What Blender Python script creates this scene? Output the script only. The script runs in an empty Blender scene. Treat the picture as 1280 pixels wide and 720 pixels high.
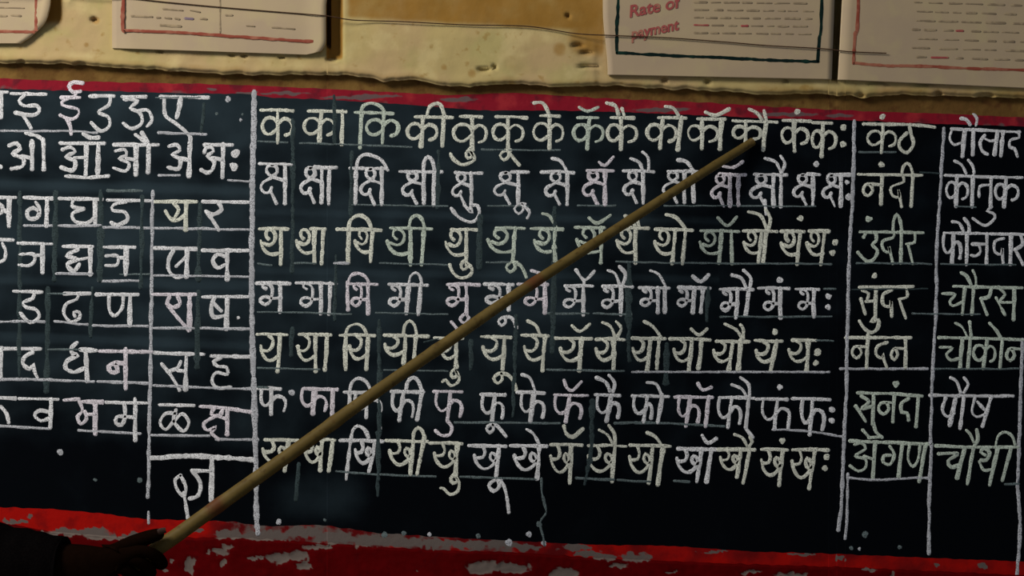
import bpy, bmesh, math, random
from mathutils import Vector, Matrix, noise
random.seed(7)
C = bpy.context.scene.collection
sc = bpy.context.scene

# ------------------------------------------------------------------ camera, light, exposure
DIST = 2.0            # camera to board plane, metres
PX = 0.00125          # one photo pixel on the board plane, metres
ROLL = math.radians(1.5)
CZ = 1.40
CA, SA = math.cos(ROLL), math.sin(ROLL)

cam_data = bpy.data.cameras.new('camera')
cam_data.sensor_width = 36.0
cam_data.lens = 36.0 * DIST / (1280 * PX)
cam_data.clip_start = 0.02
cam = bpy.data.objects.new('camera', cam_data)
C.objects.link(cam)
cam.matrix_world = Matrix(((CA, -SA, 0, 0), (0, 0, -1, -DIST), (SA, CA, 0, CZ), (0, 0, 0, 1)))
sc.camera = cam

world = bpy.data.worlds.new('world')
sc.world = world
world.use_nodes = True
bg = world.node_tree.nodes['Background']
bg.inputs[0].default_value = (0.80, 0.88, 1.0, 1)
bg.inputs[1].default_value = 0.20

def area(name, loc, target, size, power, col):
    l = bpy.data.lights.new(name, 'AREA')
    l.shape = 'RECTANGLE'
    l.size, l.size_y = size
    l.energy = power
    l.color = col
    o = bpy.data.objects.new(name, l)
    C.objects.link(o)
    o.location = loc
    o.rotation_euler = (Vector(target) - Vector(loc)).to_track_quat('-Z', 'Y').to_euler()
    return o
# daylight of the classroom's window and doorway, up on the left
area('window_daylight', (-1.95, -1.5, 2.85), (0.0, 0, 1.5), (0.8, 0.8), 65.0, (1.0, 0.95, 0.86))

sc.view_settings.view_transform = 'Standard'
sc.view_settings.look = 'None'
sc.view_settings.gamma = 1
sc.view_settings.use_curve_mapping = False
sc.view_settings.exposure = 0.0

# ------------------------------------------------------------------ coordinates: measured photo position + height off the board plane
def P(u, v, h=0.0):
    k = PX * (DIST - h) / DIST
    dx, dy = (u - 640) * k, -(v - 360) * k
    return Vector((dx * CA - dy * SA, -h, CZ + dx * SA + dy * CA))

def lerp_line(pts, u):
    if u <= pts[0][0]:
        a, b = pts[0], pts[1]
        s = (pts[-1][1] - pts[0][1]) / (pts[-1][0] - pts[0][0])
        return a[1] + s * (u - a[0])
    if u >= pts[-1][0]:
        a = pts[-1]
        s = (pts[-1][1] - pts[0][1]) / (pts[-1][0] - pts[0][0])
        return a[1] + s * (u - a[0])
    for a, b in zip(pts, pts[1:]):
        if a[0] <= u <= b[0]:
            return a[1] + (b[1] - a[1]) * (u - a[0]) / (b[0] - a[0])

def n2(u, v, s, seed=0.0):
    return noise.noise(Vector((u / s, v / s, seed)))

def smooth(a, b, x):
    t = max(0.0, min(1.0, (x - a) / (b - a)))
    return t * t * (3 - 2 * t)

# ------------------------------------------------------------------ materials
def mat(name, base, rough=0.9, spec=0.15, noise_mix=None, bump=None):
    """noise_mix: list of (scale, colour, low, high, amount); bump: (scale, strength, distance)."""
    m = bpy.data.materials.new(name)
    m.use_nodes = True
    nt = m.node_tree
    b = nt.nodes['Principled BSDF']
    b.inputs['Roughness'].default_value = rough
    b.inputs['Specular IOR Level'].default_value = spec
    tc = nt.nodes.new('ShaderNodeTexCoord')
    rgb = nt.nodes.new('ShaderNodeRGB')
    rgb.outputs[0].default_value = (*base, 1)
    col = rgb.outputs[0]
    for (scale, c, lo, hi, amt) in (noise_mix or []):
        n = nt.nodes.new('ShaderNodeTexNoise')
        nt.links.new(tc.outputs['Object'], n.inputs['Vector'])
        n.inputs['Scale'].default_value = scale
        n.inputs['Detail'].default_value = 5
        mr = nt.nodes.new('ShaderNodeMapRange')
        mr.interpolation_type = 'SMOOTHSTEP'
        mr.inputs['From Min'].default_value = lo
        mr.inputs['From Max'].default_value = hi
        mr.inputs['To Max'].default_value = amt
        nt.links.new(n.outputs[0], mr.inputs['Value'])
        col = mix(nt, mr.outputs[0], col, c)
    if bump:
        n = nt.nodes.new('ShaderNodeTexNoise')
        nt.links.new(tc.outputs['Object'], n.inputs['Vector'])
        n.inputs['Scale'].default_value = bump[0]
        n.inputs['Detail'].default_value = 6
        bp = nt.nodes.new('ShaderNodeBump')
        bp.inputs['Strength'].default_value = bump[1]
        bp.inputs['Distance'].default_value = bump[2]
        nt.links.new(n.outputs[0], bp.inputs['Height'])
        nt.links.new(bp.outputs[0], b.inputs['Normal'])
    nt.links.new(col, b.inputs['Base Color'])
    m['_'] = 0
    return m

def mix(nt, fac, a, c):
    mx = nt.nodes.new('ShaderNodeMix')
    mx.data_type = 'RGBA'
    nt.links.new(fac, mx.inputs[0])
    nt.links.new(a, mx.inputs[6])
    if isinstance(c, tuple):
        mx.inputs[7].default_value = (*c, 1)
    else:
        nt.links.new(c, mx.inputs[7])
    return mx.outputs[2]

def add_wear_or_shade(m, attr, c, lo=0.3, hi=0.55, grain=60, jitter=0.5):
    """Worn patches or painted shade: a per-vertex amount, broken up by noise, shows colour c."""
    nt = m.node_tree
    b = nt.nodes['Principled BSDF']
    old = b.inputs['Base Color'].links[0].from_socket
    at = nt.nodes.new('ShaderNodeAttribute')
    at.attribute_name = attr
    tc = nt.nodes.new('ShaderNodeTexCoord')
    n = nt.nodes.new('ShaderNodeTexNoise')
    n.inputs['Scale'].default_value = grain
    n.inputs['Detail'].default_value = 6
    nt.links.new(tc.outputs['Object'], n.inputs['Vector'])
    ma = nt.nodes.new('ShaderNodeMath')
    ma.operation = 'MULTIPLY_ADD'
    nt.links.new(n.outputs[0], ma.inputs[0])
    ma.inputs[1].default_value = jitter
    ma.inputs[2].default_value = -jitter * 0.5
    ad = nt.nodes.new('ShaderNodeMath')
    ad.operation = 'ADD'
    nt.links.new(at.outputs['Fac'], ad.inputs[0])
    nt.links.new(ma.outputs[0], ad.inputs[1])
    mr = nt.nodes.new('ShaderNodeMapRange')
    mr.interpolation_type = 'SMOOTHSTEP'
    mr.inputs['From Min'].default_value = lo
    mr.inputs['From Max'].default_value = hi
    nt.links.new(ad.outputs[0], mr.inputs['Value'])
    col = mix(nt, mr.outputs[0], old, c)
    nt.links.new(col, b.inputs['Base Color'])

M = {}
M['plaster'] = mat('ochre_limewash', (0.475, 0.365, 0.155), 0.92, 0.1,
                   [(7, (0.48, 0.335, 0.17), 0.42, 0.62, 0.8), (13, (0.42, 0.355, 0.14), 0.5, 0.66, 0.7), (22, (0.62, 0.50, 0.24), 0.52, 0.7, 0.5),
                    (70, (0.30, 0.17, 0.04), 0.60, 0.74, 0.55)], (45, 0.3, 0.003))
add_wear_or_shade(M['plaster'], 'ochre_and_shadow', (0.30, 0.155, 0.03), 0.25, 0.85, 25, 0.5)
M['cove'] = mat('brown_plaster', (0.145, 0.075, 0.022), 0.95, 0.05,
                [(18, (0.22, 0.125, 0.035), 0.45, 0.65, 0.8), (60, (0.10, 0.04, 0.015), 0.5, 0.7, 0.7)], (50, 0.6, 0.004))
M['board'] = mat('blackboard_paint', (0.0012, 0.0020, 0.0034), 0.85, 0.03, None, (220, 0.25, 0.0004))
add_wear_or_shade(M['board'], 'dust_and_falloff', (0.027, 0.043, 0.054), 0.05, 1.15, 14, 0.6)  # dust amount also carries light falloff across the board, put into its colour
M['red_top'] = mat('crimson_border_paint', (0.24, 0.010, 0.022), 0.8, 0.05,
                   [(25, (0.42, 0.035, 0.04), 0.5, 0.7, 0.6), (40, (0.10, 0.012, 0.02), 0.5, 0.68, 0.8)], (80, 0.4, 0.002))
add_wear_or_shade(M['red_top'], 'chip', (0.13, 0.085, 0.085), 0.3, 0.6, 90, 0.7)
M['red_bottom'] = mat('scarlet_border_paint', (0.36, 0.005, 0.003), 0.75, 0.04,
                      [(35, (0.20, 0.004, 0.004), 0.5, 0.68, 0.8)], (80, 0.4, 0.002))
M['dado'] = mat('maroon_wall_paint', (0.078, 0.0006, 0.0012), 0.75, 0.02,
                [(30, (0.105, 0.001, 0.002), 0.45, 0.65, 0.7), (90, (0.06, 0.001, 0.002), 0.55, 0.7, 0.7)], (60, 0.4, 0.002))
add_wear_or_shade(M['dado'], 'chip', (0.145, 0.115, 0.10), 0.32, 0.62, 80, 1.0)

def chalk_mat(name, c, dark=0.55):
    return mat(name, c, 0.95, 0.05, [(520, tuple(x * dark * 0.35 for x in c), 0.47, 0.64, 0.9),
                                     (50, tuple(x * 0.62 for x in c), 0.45, 0.65, 0.7)], (600, 0.15, 0.0002))
M['chalk_white'] = chalk_mat('white_chalk', (0.82, 0.82, 0.84))
M['chalk_cream'] = chalk_mat('cream_chalk', (0.78, 0.79, 0.68))
M['chalk_lilac'] = chalk_mat('lilac_white_chalk', (0.82, 0.76, 0.82))
M['chalk_green'] = chalk_mat('greenish_chalk', (0.60, 0.68, 0.58))
M['chalk_line'] = chalk_mat('chalk_rule', (0.55, 0.56, 0.60))
M['chalk_faint'] = chalk_mat('rubbed_chalk', (0.14, 0.18, 0.185))
M['chalk_ghost'] = chalk_mat('ghost_chalk', (0.045, 0.066, 0.070), 0.9)
M['wood'] = mat('cane_wood', (0.105, 0.070, 0.017), 0.6, 0.15,
                [(40, (0.135, 0.092, 0.026), 0.45, 0.65, 0.8), (90, (0.06, 0.034, 0.008), 0.55, 0.7, 0.7)], (90, 0.3, 0.001))
add_wear_or_shade(M['wood'], 'node', (0.10, 0.034, 0.010), 0.3, 0.8, 60, 0.5)
M['wood_end'] = mat('cut_cane', (0.45, 0.30, 0.16), 0.8, 0.1, [(200, (0.3, 0.18, 0.08), 0.5, 0.6, 0.7)])
M['paper'] = mat('aged_chart_paper', (0.44, 0.335, 0.205), 0.65, 0.2,
                 [(9, (0.40, 0.30, 0.20), 0.42, 0.62, 0.8), (30, (0.46, 0.37, 0.20), 0.5, 0.7, 0.5)], (30, 0.15, 0.002))
M['paper_edge'] = mat('pale_chart_edge', (0.62, 0.50, 0.33), 0.7, 0.1, [(60, (0.5, 0.35, 0.2), 0.5, 0.7, 0.7)])
M['ink_red'] = mat('red_print', (0.26, 0.060, 0.036), 0.7, 0.1, [(50, (0.36, 0.14, 0.085), 0.45, 0.65, 0.9)])
M['ink_rose'] = mat('faded_red_lettering', (0.34, 0.075, 0.07), 0.7, 0.1, [(90, (0.40, 0.18, 0.12), 0.5, 0.65, 0.8)])
M['ink_green'] = mat('dark_green_print', (0.005, 0.014, 0.012), 0.7, 0.05, [(50, (0.008, 0.032, 0.023), 0.5, 0.65, 0.9)])
M['ink_grey'] = mat('grey_small_print', (0.255, 0.19, 0.12), 0.8, 0.1, [(110, (0.37, 0.28, 0.17), 0.45, 0.6, 0.9)])
M['ink_violet'] = mat('violet_small_print', (0.19, 0.14, 0.18), 0.8, 0.1, [(110, (0.33, 0.25, 0.2), 0.5, 0.6, 0.8)])
M['thread'] = mat('brown_twine', (0.055, 0.030, 0.018), 0.9, 0.05, [(200, (0.09, 0.05, 0.03), 0.5, 0.6, 0.8)])
M['skin'] = mat('shaded_dark_skin', (0.0055, 0.0024, 0.0014), 0.9, 0.0, [(120, (0.0045, 0.002, 0.0012), 0.45, 0.65, 0.7)], (300, 0.15, 0.001))  # painted far darker than the skin's own tone, standing in for shade
M['nail'] = mat('finger_nail', (0.03, 0.015, 0.011), 0.6, 0.1, [(120, (0.06, 0.03, 0.02), 0.45, 0.65, 0.7)])
M['cloth'] = mat('black_cloth', (0.002, 0.0016, 0.0018), 0.95, 0.0, [(400, (0.003, 0.0024, 0.0024), 0.45, 0.6, 0.8)], (500, 0.4, 0.001))
M['floor'] = mat('cement_floor', (0.22, 0.20, 0.18), 0.9, 0.1, [(6, (0.17, 0.15, 0.13), 0.45, 0.6, 0.8)], (40, 0.3, 0.003))

# ------------------------------------------------------------------ object helpers
def obj(name, bm, m, parent=None, flat=False):
    me = bpy.data.meshes.new(name)
    bm.normal_update()
    bm.to_mesh(me)
    bm.free()
    for x in (m if isinstance(m, list) else [m]):
        me.materials.append(x)
    if not flat:
        for p in me.polygons:
            p.use_smooth = True
    o = bpy.data.objects.new(name, me)
    C.objects.link(o)
    if parent:
        o.parent = parent
        o.matrix_parent_inverse = Matrix.Translation(parent.location).inverted()
    return o

def thing(name, label, cat, loc, group=None):
    o = bpy.data.objects.new(name, None)
    C.objects.link(o)
    o.location = loc
    o.empty_display_size = 0.05
    tag(o, label, cat, group)
    return o

def tag(o, label, cat, group=None):
    o['label'] = label
    o['category'] = cat
    if group:
        o['group'] = group

def grid(name, us, v_of, hf, m, parent=None, attrs=None):
    """Relief surface: columns us, v_of(u) gives the list of rows, hf(u, v, i) the height off the board plane."""
    bm = bmesh.new()
    cols, uv = [], []
    for u in us:
        col = []
        for i, v in enumerate(v_of(u)):
            col.append(bm.verts.new(P(u, v, hf(u, v, i))))
            uv.append((u, v))
        cols.append(col)
    for a, b in zip(cols, cols[1:]):
        for i in range(len(a) - 1):
            bm.faces.new((a[i], a[i + 1], b[i + 1], b[i]))
    o = obj(name, bm, m, parent)
    for an, fn in (attrs or {}).items():
        at = o.data.attributes.new(an, 'FLOAT', 'POINT')
        at.data.foreach_set('value', [fn(u, v) for u, v in uv])
    return o

def rows(a, b, n):
    return [a + (b - a) * i / n for i in range(n + 1)]

US = [-420 + 20 * i for i in range(20)] + [-20 + 2.6 * i for i in range(508)] + [1302 + 20 * i for i in range(20)]
US = sorted(US + [1034 + 0.8 * i for i in range(30)] + [405 + 0.8 * i for i in range(14)])

def catmull(pts, step=3.0):
    if len(pts) < 3:
        (x0, y0), (x1, y1) = pts
        n = max(2, int(math.hypot(x1 - x0, y1 - y0) / (step * 2)))
        return [(x0 + (x1 - x0) * i / n, y0 + (y1 - y0) * i / n) for i in range(n + 1)]
    q = [pts[0]] + list(pts) + [pts[-1]]
    out = []
    for i in range(1, len(q) - 2):
        p0, p1, p2, p3 = q[i - 1], q[i], q[i + 1], q[i + 2]
        n = max(2, int(math.hypot(p2[0] - p1[0], p2[1] - p1[1]) / step))
        for k in range(n):
            t = k / n
            r = []
            for j in (0, 1):
                r.append(0.5 * (2 * p1[j] + (p2[j] - p0[j]) * t + (2 * p0[j] - 5 * p1[j] + 4 * p2[j] - p3[j]) * t * t
                                + (3 * p1[j] - p0[j] - 3 * p2[j] + p3[j]) * t ** 3))
            out.append(tuple(r))
    out.append(pts[-1])
    return out

def ribbon(bm, pts, w, h0=0.0001, top=None, wob=0.5, seed=None, rough=0.3):
    """A raised chalk or ink stroke along photo points, w pixels wide."""
    seed = random.random() * 100 if seed is None else seed
    top = h0 + 0.00014 + random.random() * 0.00022 if top is None else top
    c = catmull(pts)
    # small hand tremor
    c = [(x + wob * n2(x, y, 14, seed), y + wob * n2(x, y, 14, seed + 9)) for x, y in c]
    n = len(c)
    dirs = []
    for i in range(n):
        a, b = c[max(0, i - 1)], c[min(n - 1, i + 1)]
        d = math.hypot(b[0] - a[0], b[1] - a[1]) or 1e-6
        dirs.append(((b[0] - a[0]) / d, (b[1] - a[1]) / d))
    st = []
    r = w / 2
    dx, dy = dirs[0]
    st.append((c[0][0] - dx * r * 0.8, c[0][1] - dy * r * 0.8, dx, dy, r * 0.45))
    for i in range(n):
        k = r * (1 + rough * 1.4 * n2(c[i][0], c[i][1], 5, seed + 3) + rough * n2(c[i][0], c[i][1], 22, seed + 5))
        st.append((c[i][0], c[i][1], dirs[i][0], dirs[i][1], k))
    dx, dy = dirs[-1]
    st.append((c[-1][0] + dx * r * 0.8, c[-1][1] + dy * r * 0.8, dx, dy, r * 0.45))
    rings = []
    for (x, y, dx, dy, k) in st:
        nx, ny = -dy, dx
        rings.append([bm.verts.new(P(x + nx * k, y + ny * k, h0)), bm.verts.new(P(x + nx * k * 0.7, y + ny * k * 0.7, top)),
                      bm.verts.new(P(x - nx * k * 0.7, y - ny * k * 0.7, top)), bm.verts.new(P(x - nx * k, y - ny * k, h0))])
    for a, b in zip(rings, rings[1:]):
        for i in range(3):
            bm.faces.new((a[i], b[i], b[i + 1], a[i + 1]))
    bm.faces.new(rings[0])
    bm.faces.new(rings[-1][::-1])

def dot(bm, u, v, r, h0=0.0001):
    seed = random.random() * 50
    top = h0 + 0.0003
    o, i = [], []
    for k in range(12):
        a = math.pi * k / 6
        q = r * (1 + 0.5 * noise.noise(Vector((math.cos(a), math.sin(a), seed))))
        o.append(bm.verts.new(P(u + q * math.cos(a), v + q * math.sin(a), h0)))
        i.append(bm.verts.new(P(u + 0.7 * q * math.cos(a), v + 0.7 * q * math.sin(a), top)))
    for k in range(12):
        bm.faces.new((o[k - 1], i[k - 1], i[k], o[k]))
    bm.faces.new(i[::-1])

# ------------------------------------------------------------------ measured edges
LIP = [(0, 78), (60, 79), (100, 80), (130, 83), (200, 87), (260, 91), (320, 93), (420, 93), (455, 95), (480, 102), (500, 99), (520, 99), (553, 107),
       (590, 107), (640, 104), (700, 108), (760, 106), (820, 110), (900, 113), (960, 118), (1020, 116), (1076, 121), (1120, 118), (1180, 119),
       (1240, 121), (1280, 122)]
COVE = [(0, 98), (80, 101), (160, 103), (260, 105), (320, 107), (450, 113), (560, 119), (640, 116), (760, 123), (880, 128), (960, 133), (1080, 139),
        (1180, 142), (1280, 147)]
BTOP = [(0, 111), (80, 113), (140, 114), (250, 117), (306, 117), (340, 122), (400, 124), (500, 130), (600, 138), (700, 138), (800, 141), (900, 145),
        (960, 148), (1060, 150), (1150, 154), (1280, 158)]
BBOT = [(0, 634), (60, 636), (120, 641), (180, 649), (230, 650), (290, 652), (330, 658), (400, 656), (470, 666), (560, 672), (640, 676), (740, 681),
        (830, 682), (950, 690), (1000, 691), (1060, 693), (1150, 697), (1280, 702)]
BEND = [(0, 652), (60, 664), (160, 672), (300, 672), (400, 678), (480, 684), (560, 688), (640, 690), (740, 697), (900, 704), (1060, 709), (1280, 719)]
lip = lambda u: lerp_line(LIP, u) + 2.4 * n2(u, 0, 17, 3) + 0.7 * n2(u, 0, 5, 5)
cove = lambda u: lerp_line(COVE, u) + 1.2 * n2(u, 0, 16, 7)
btop = lambda u: lerp_line(BTOP, u) + 1.2 * n2(u, 0, 12, 11)
bbot = lambda u: lerp_line(BBOT, u) + 1.5 * n2(u, 0, 12, 13)
bend = lambda u: lerp_line(BEND, u) + 1.6 * n2(u, 0, 10, 17)

# ------------------------------------------------------------------ the setting
WALL_H = 0.016
def wall_rows(u):
    e = lip(u)
    return [-1230, -900, -600, -400, -300, -240, -200, -160, -120, -90, -70] + rows(-60, 40, 40) + rows(43, e - 6, 20) + [e - 4, e - 2.5, e - 1, e, e + 0.6, e + 1.0]
def wall_h(u, v, i):
    e = lip(u)
    h = WALL_H + 0.0016 * n2(u, v, 46, 1) + 0.00045 * n2(u, v, 12, 2)
    # the wide groove in the plaster right of the second chart
    g = smooth(408, 412, u) * (1 - smooth(424, 429, u)) * (1 - smooth(66, 76, v))
    h -= 0.013 * g + 0.035 * smooth(407.5, 409, u) * (1 - smooth(412.5, 414, u)) * (1 - smooth(56, 62, v))  # plus a narrow slot added at the chart's edge, deep enough to stay dark
    g3 = smooth(1042, 1043.5, u + 0.035 * v) * (1 - smooth(1051, 1052.5, u + 0.055 * v)) * (1 - smooth(97, 101, v))
    h -= 0.075 * g3  # slot added behind the gap between two charts so that it goes black
    # a shallow hollow beside the first chart
    g2 = smooth(50, 56, u) * (1 - smooth(72, 80, u)) * (1 - smooth(20, 36, v))
    h -= 0.006 * g2
    # the thicker later skim of plaster between the charts
    h += 0.0015 * smooth(22 + (u - 440) * 0.06, 40 + (u - 440) * 0.06, v) * smooth(426, 432, u) * (1 - smooth(742, 748, u))
    # knocked-out spots along the foot of the plaster
    for (cu, cv, ru, rv) in PITS:
        d = math.hypot((u - cu) / ru, (v - cv) / rv)
        if d < 1.6:
            h -= 0.009 * (1 - smooth(0.5, 1.3, d))
    t = smooth(e - 4.5, e + 0.5, v)
    h += 0.0012 * smooth(e - 16, e - 5, v) * (1 - t)
    h -= 0.004 * t
    if v > e + 0.8:
        h = 0.004
    return h
PITS = [(27, 78, 5, 3), (100, 81, 7, 4), (118, 25, 5, 3), (605, 87, 9, 3), (618, 84, 3, 3), (722, 57, 9, 3), (733, 66, 9, 3), (735, 83, 14, 2.5),
        (830, 100, 4, 4), (884, 102, 4, 4), (1076, 119, 5, 3), (1173, 117, 5, 3), (1232, 119, 12, 3), (200, 64, 5, 2), (215, 91, 5, 2), (290, 69, 5, 2),
        (305, 70, 4, 2), (352, 72, 4, 2), (415, 74, 8, 3), (1100, 104, 16, 2), (1155, 104, 18, 2), (982, 100, 4, 3), (710, 20, 3, 3)]
def ochre_and_shadow(u, v):
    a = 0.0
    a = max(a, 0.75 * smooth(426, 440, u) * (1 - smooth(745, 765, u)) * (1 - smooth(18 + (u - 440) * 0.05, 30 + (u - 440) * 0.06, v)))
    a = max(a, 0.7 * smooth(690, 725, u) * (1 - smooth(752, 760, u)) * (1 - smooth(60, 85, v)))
    a = max(a, 0.95 * smooth(404, 410, u) * (1 - smooth(426, 432, u)) * (1 - smooth(70, 80, v)))  # groove coloured browner, standing in for the second chart's shadow
    a = max(a, 0.9 * smooth(52, 58, u) * (1 - smooth(74, 82, u)) * (1 - smooth(22, 38, v)))  # shadow beside the curling first chart, put into the colour
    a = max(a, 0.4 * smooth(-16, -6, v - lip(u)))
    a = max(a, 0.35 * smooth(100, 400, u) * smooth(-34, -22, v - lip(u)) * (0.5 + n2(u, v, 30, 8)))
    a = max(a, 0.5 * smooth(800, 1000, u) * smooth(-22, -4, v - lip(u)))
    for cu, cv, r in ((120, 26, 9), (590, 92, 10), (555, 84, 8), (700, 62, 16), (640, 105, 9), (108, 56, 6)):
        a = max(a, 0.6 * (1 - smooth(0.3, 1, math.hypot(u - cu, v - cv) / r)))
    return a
w = grid('wall_back', US, wall_rows, wall_h, M['plaster'], None, {'ochre_and_shadow': ochre_and_shadow})
w['kind'] = 'structure'

def cove_rows(u):
    return rows(lip(u) - 5, cove(u), 12)
def cove_h(u, v, i):
    t = i / 12
    return 0.0035 * (1 - t) + 0.0006 * n2(u, v, 8, 4) * (1 - t) * 2
w = grid('trim_1', US, cove_rows, cove_h, M['cove'])
w['kind'] = 'structure'

CHIPS = [(100, 665, 46, 6), (128, 671, 30, 4), (170, 671, 30, 5), (20, 652, 14, 3), (36, 647, 6, 3), (55, 668, 20, 3), (285, 668, 26, 6), (335, 670, 40, 7), (375, 665, 30, 8), (420, 672, 34, 8),
         (462, 676, 32, 8), (500, 678, 34, 7), (545, 679, 30, 6), (590, 681, 30, 5), (628, 680, 22, 5), (655, 684, 22, 5), (400, 684, 18, 4),
         (349, 698, 14, 8), (372, 694, 14, 7), (318, 697, 16, 3), (382, 707, 10, 6), (605, 709, 24, 9), (632, 707, 13, 5), (720, 684, 22, 4),
         (735, 692, 18, 4), (760, 697, 18, 4), (795, 697, 22, 6), (773, 707, 14, 4), (705, 717, 22, 8), (645, 712, 20, 6), (238, 707, 7, 11),
         (262, 690, 5, 4), (276, 690, 9, 5), (287, 684, 5, 3), (216, 702, 4, 4), (205, 714, 5, 4), (278, 703, 6, 3), (178, 689, 3, 4), (1000, 693, 22, 2.5),
         (1050, 698, 3, 5), (1170, 707, 6, 3), (1230, 708, 7, 4), (985, 719, 22, 4), (1115, 719, 5, 3), (938, 716, 16, 3), (890, 690, 20, 1.5), (840, 715, 8, 2),
         (1085, 712, 10, 2), (500, 664, 4, 3), (522, 716, 4, 2), (247, 662, 8, 3)]
def chip(u, v):
    a = 0.0
    u, v = u + 9 * n2(u, v, 13, 51) + 4 * n2(u, v, 5, 52), v + 4.5 * n2(u, v, 9, 53) + 2.5 * n2(u, v, 4, 54)
    for cu, cv, ru, rv in CHIPS:
        d = math.hypot((u - cu) / ru, (v - cv) / rv)
        if d < 1.5:
            a = max(a, 1 - smooth(0.35, 1.35, d))
    return a

def dado_rows(u):
    e = bend(u)
    return [e, e + 1.0, e + 2] + rows(e + 4, 745, 26)[0:] + [790, 860, 960, 1080, 1200, 1330, 1490]
def dado_h(u, v, i):
    h = 0.0058 + 0.0010 * n2(u, v, 24, 21) + 0.0007 * n2(u, v, 7, 22)
    if i == 0:
        h = 0.0
    elif i == 1:
        h *= 0.7
    return h - 0.0022 * smooth(0.3, 0.6, chip(u, v)) * (1 if i > 1 else 0)
w = grid('wall_lower', US, dado_rows, dado_h, M['dado'], None, {'chip': chip})
w['kind'] = 'structure'

bm = bmesh.new()
vs = [bm.verts.new(p) for p in ((-1.6, -3.2, 0.0), (1.6, -3.2, 0.0), (1.6, 0.02, 0.0), (-1.6, 0.02, 0.0))]
bm.faces.new(vs)
w = obj('floor', bm, M['floor'], None, True)
w['kind'] = 'structure'

# ------------------------------------------------------------------ the blackboard and its painted borders
board = thing('blackboard', 'wide black painted board covered in chalk letters between red borders', 'blackboard', P(640, 690, 0))
def dust_and_falloff(u, v):
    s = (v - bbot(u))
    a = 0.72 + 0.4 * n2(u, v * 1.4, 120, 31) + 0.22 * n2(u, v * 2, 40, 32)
    # light falloff put into the colour: darker at the foot, rightwards and lower down
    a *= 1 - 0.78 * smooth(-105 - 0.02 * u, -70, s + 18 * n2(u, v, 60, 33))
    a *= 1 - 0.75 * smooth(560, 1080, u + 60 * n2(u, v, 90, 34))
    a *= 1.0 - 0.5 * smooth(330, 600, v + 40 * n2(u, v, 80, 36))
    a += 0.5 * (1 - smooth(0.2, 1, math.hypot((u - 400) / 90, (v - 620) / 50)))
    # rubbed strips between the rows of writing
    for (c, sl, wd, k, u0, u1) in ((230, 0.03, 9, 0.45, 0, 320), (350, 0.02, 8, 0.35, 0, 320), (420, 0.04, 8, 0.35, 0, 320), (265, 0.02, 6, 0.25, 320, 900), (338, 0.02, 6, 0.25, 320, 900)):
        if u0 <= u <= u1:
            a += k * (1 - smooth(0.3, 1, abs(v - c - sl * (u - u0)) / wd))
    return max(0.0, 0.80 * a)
grid('board_surface', [u for u in US], lambda u: rows(btop(u), bbot(u), 130), lambda u, v, i: 0.0, M['board'], board, {'dust_and_falloff': dust_and_falloff})
def chip_top(u, v):
    u, v = u + 14 * n2(u, v, 18, 55), v + 3 * n2(u, v, 12, 56)
    a = 0.42 * (0.5 + n2(u, v, 30, 41)) * smooth(0.2, 1, (v - cove(u)) / max(1, btop(u) - cove(u)))
    for cu, cv, ru, rv in ((355, 117, 40, 3), (265, 112, 14, 3), (310, 116, 24, 3), (470, 120, 50, 3), (570, 124, 40, 4), (440, 122, 60, 3), (830, 137, 60, 4), (980, 143, 60, 4), (1050, 145, 30, 4), (665, 128, 10, 2)):
        a = max(a, 0.75 * (1 - smooth(0.2, 1.2, math.hypot((u - cu) / ru, (v - cv) / rv))))
    return a
grid('red_top_border', US, lambda u: rows(cove(u), btop(u), 10), lambda u, v, i: 0.0, M['red_top'], board, {'chip': chip_top})
def border_falloff(u, v):          # light falloff put into the lower border's colour, duller past its left end
    return smooth(225, 300, u + 25 * n2(u, v, 20, 61)) * (0.75 + 0.5 * n2(u, v, 26, 62)) * (1 - 0.35 * smooth(640, 760, u))
def bottom_chip(u, v):
    return max(chip(u, v), smooth(255, 300, u) * (1 - smooth(640, 700, u)) * (0.42 + 0.45 * n2(u, v * 2, 22, 63)))
add_wear_or_shade(M['red_bottom'], 'border_falloff', (0.105, 0.004, 0.005), 0.3, 0.8, 40, 0.5)  # darker red standing in for weaker light away from the left end
add_wear_or_shade(M['red_bottom'], 'chip', (0.125, 0.100, 0.090), 0.30, 0.62, 70, 1.0)
grid('red_bottom_border', US, lambda u: rows(bbot(u), bend(u), 12), lambda u, v, i: 0.0, M['red_bottom'], board, {'chip': bottom_chip, 'border_falloff': border_falloff})

# ------------------------------------------------------------------ chalk: letter shapes (strokes from measured left edge L, stem S, head line H, foot B, right edge R)
def sx(S, t):
    return S if not isinstance(S, tuple) else S[0] + (S[1] - S[0]) * t

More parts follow.
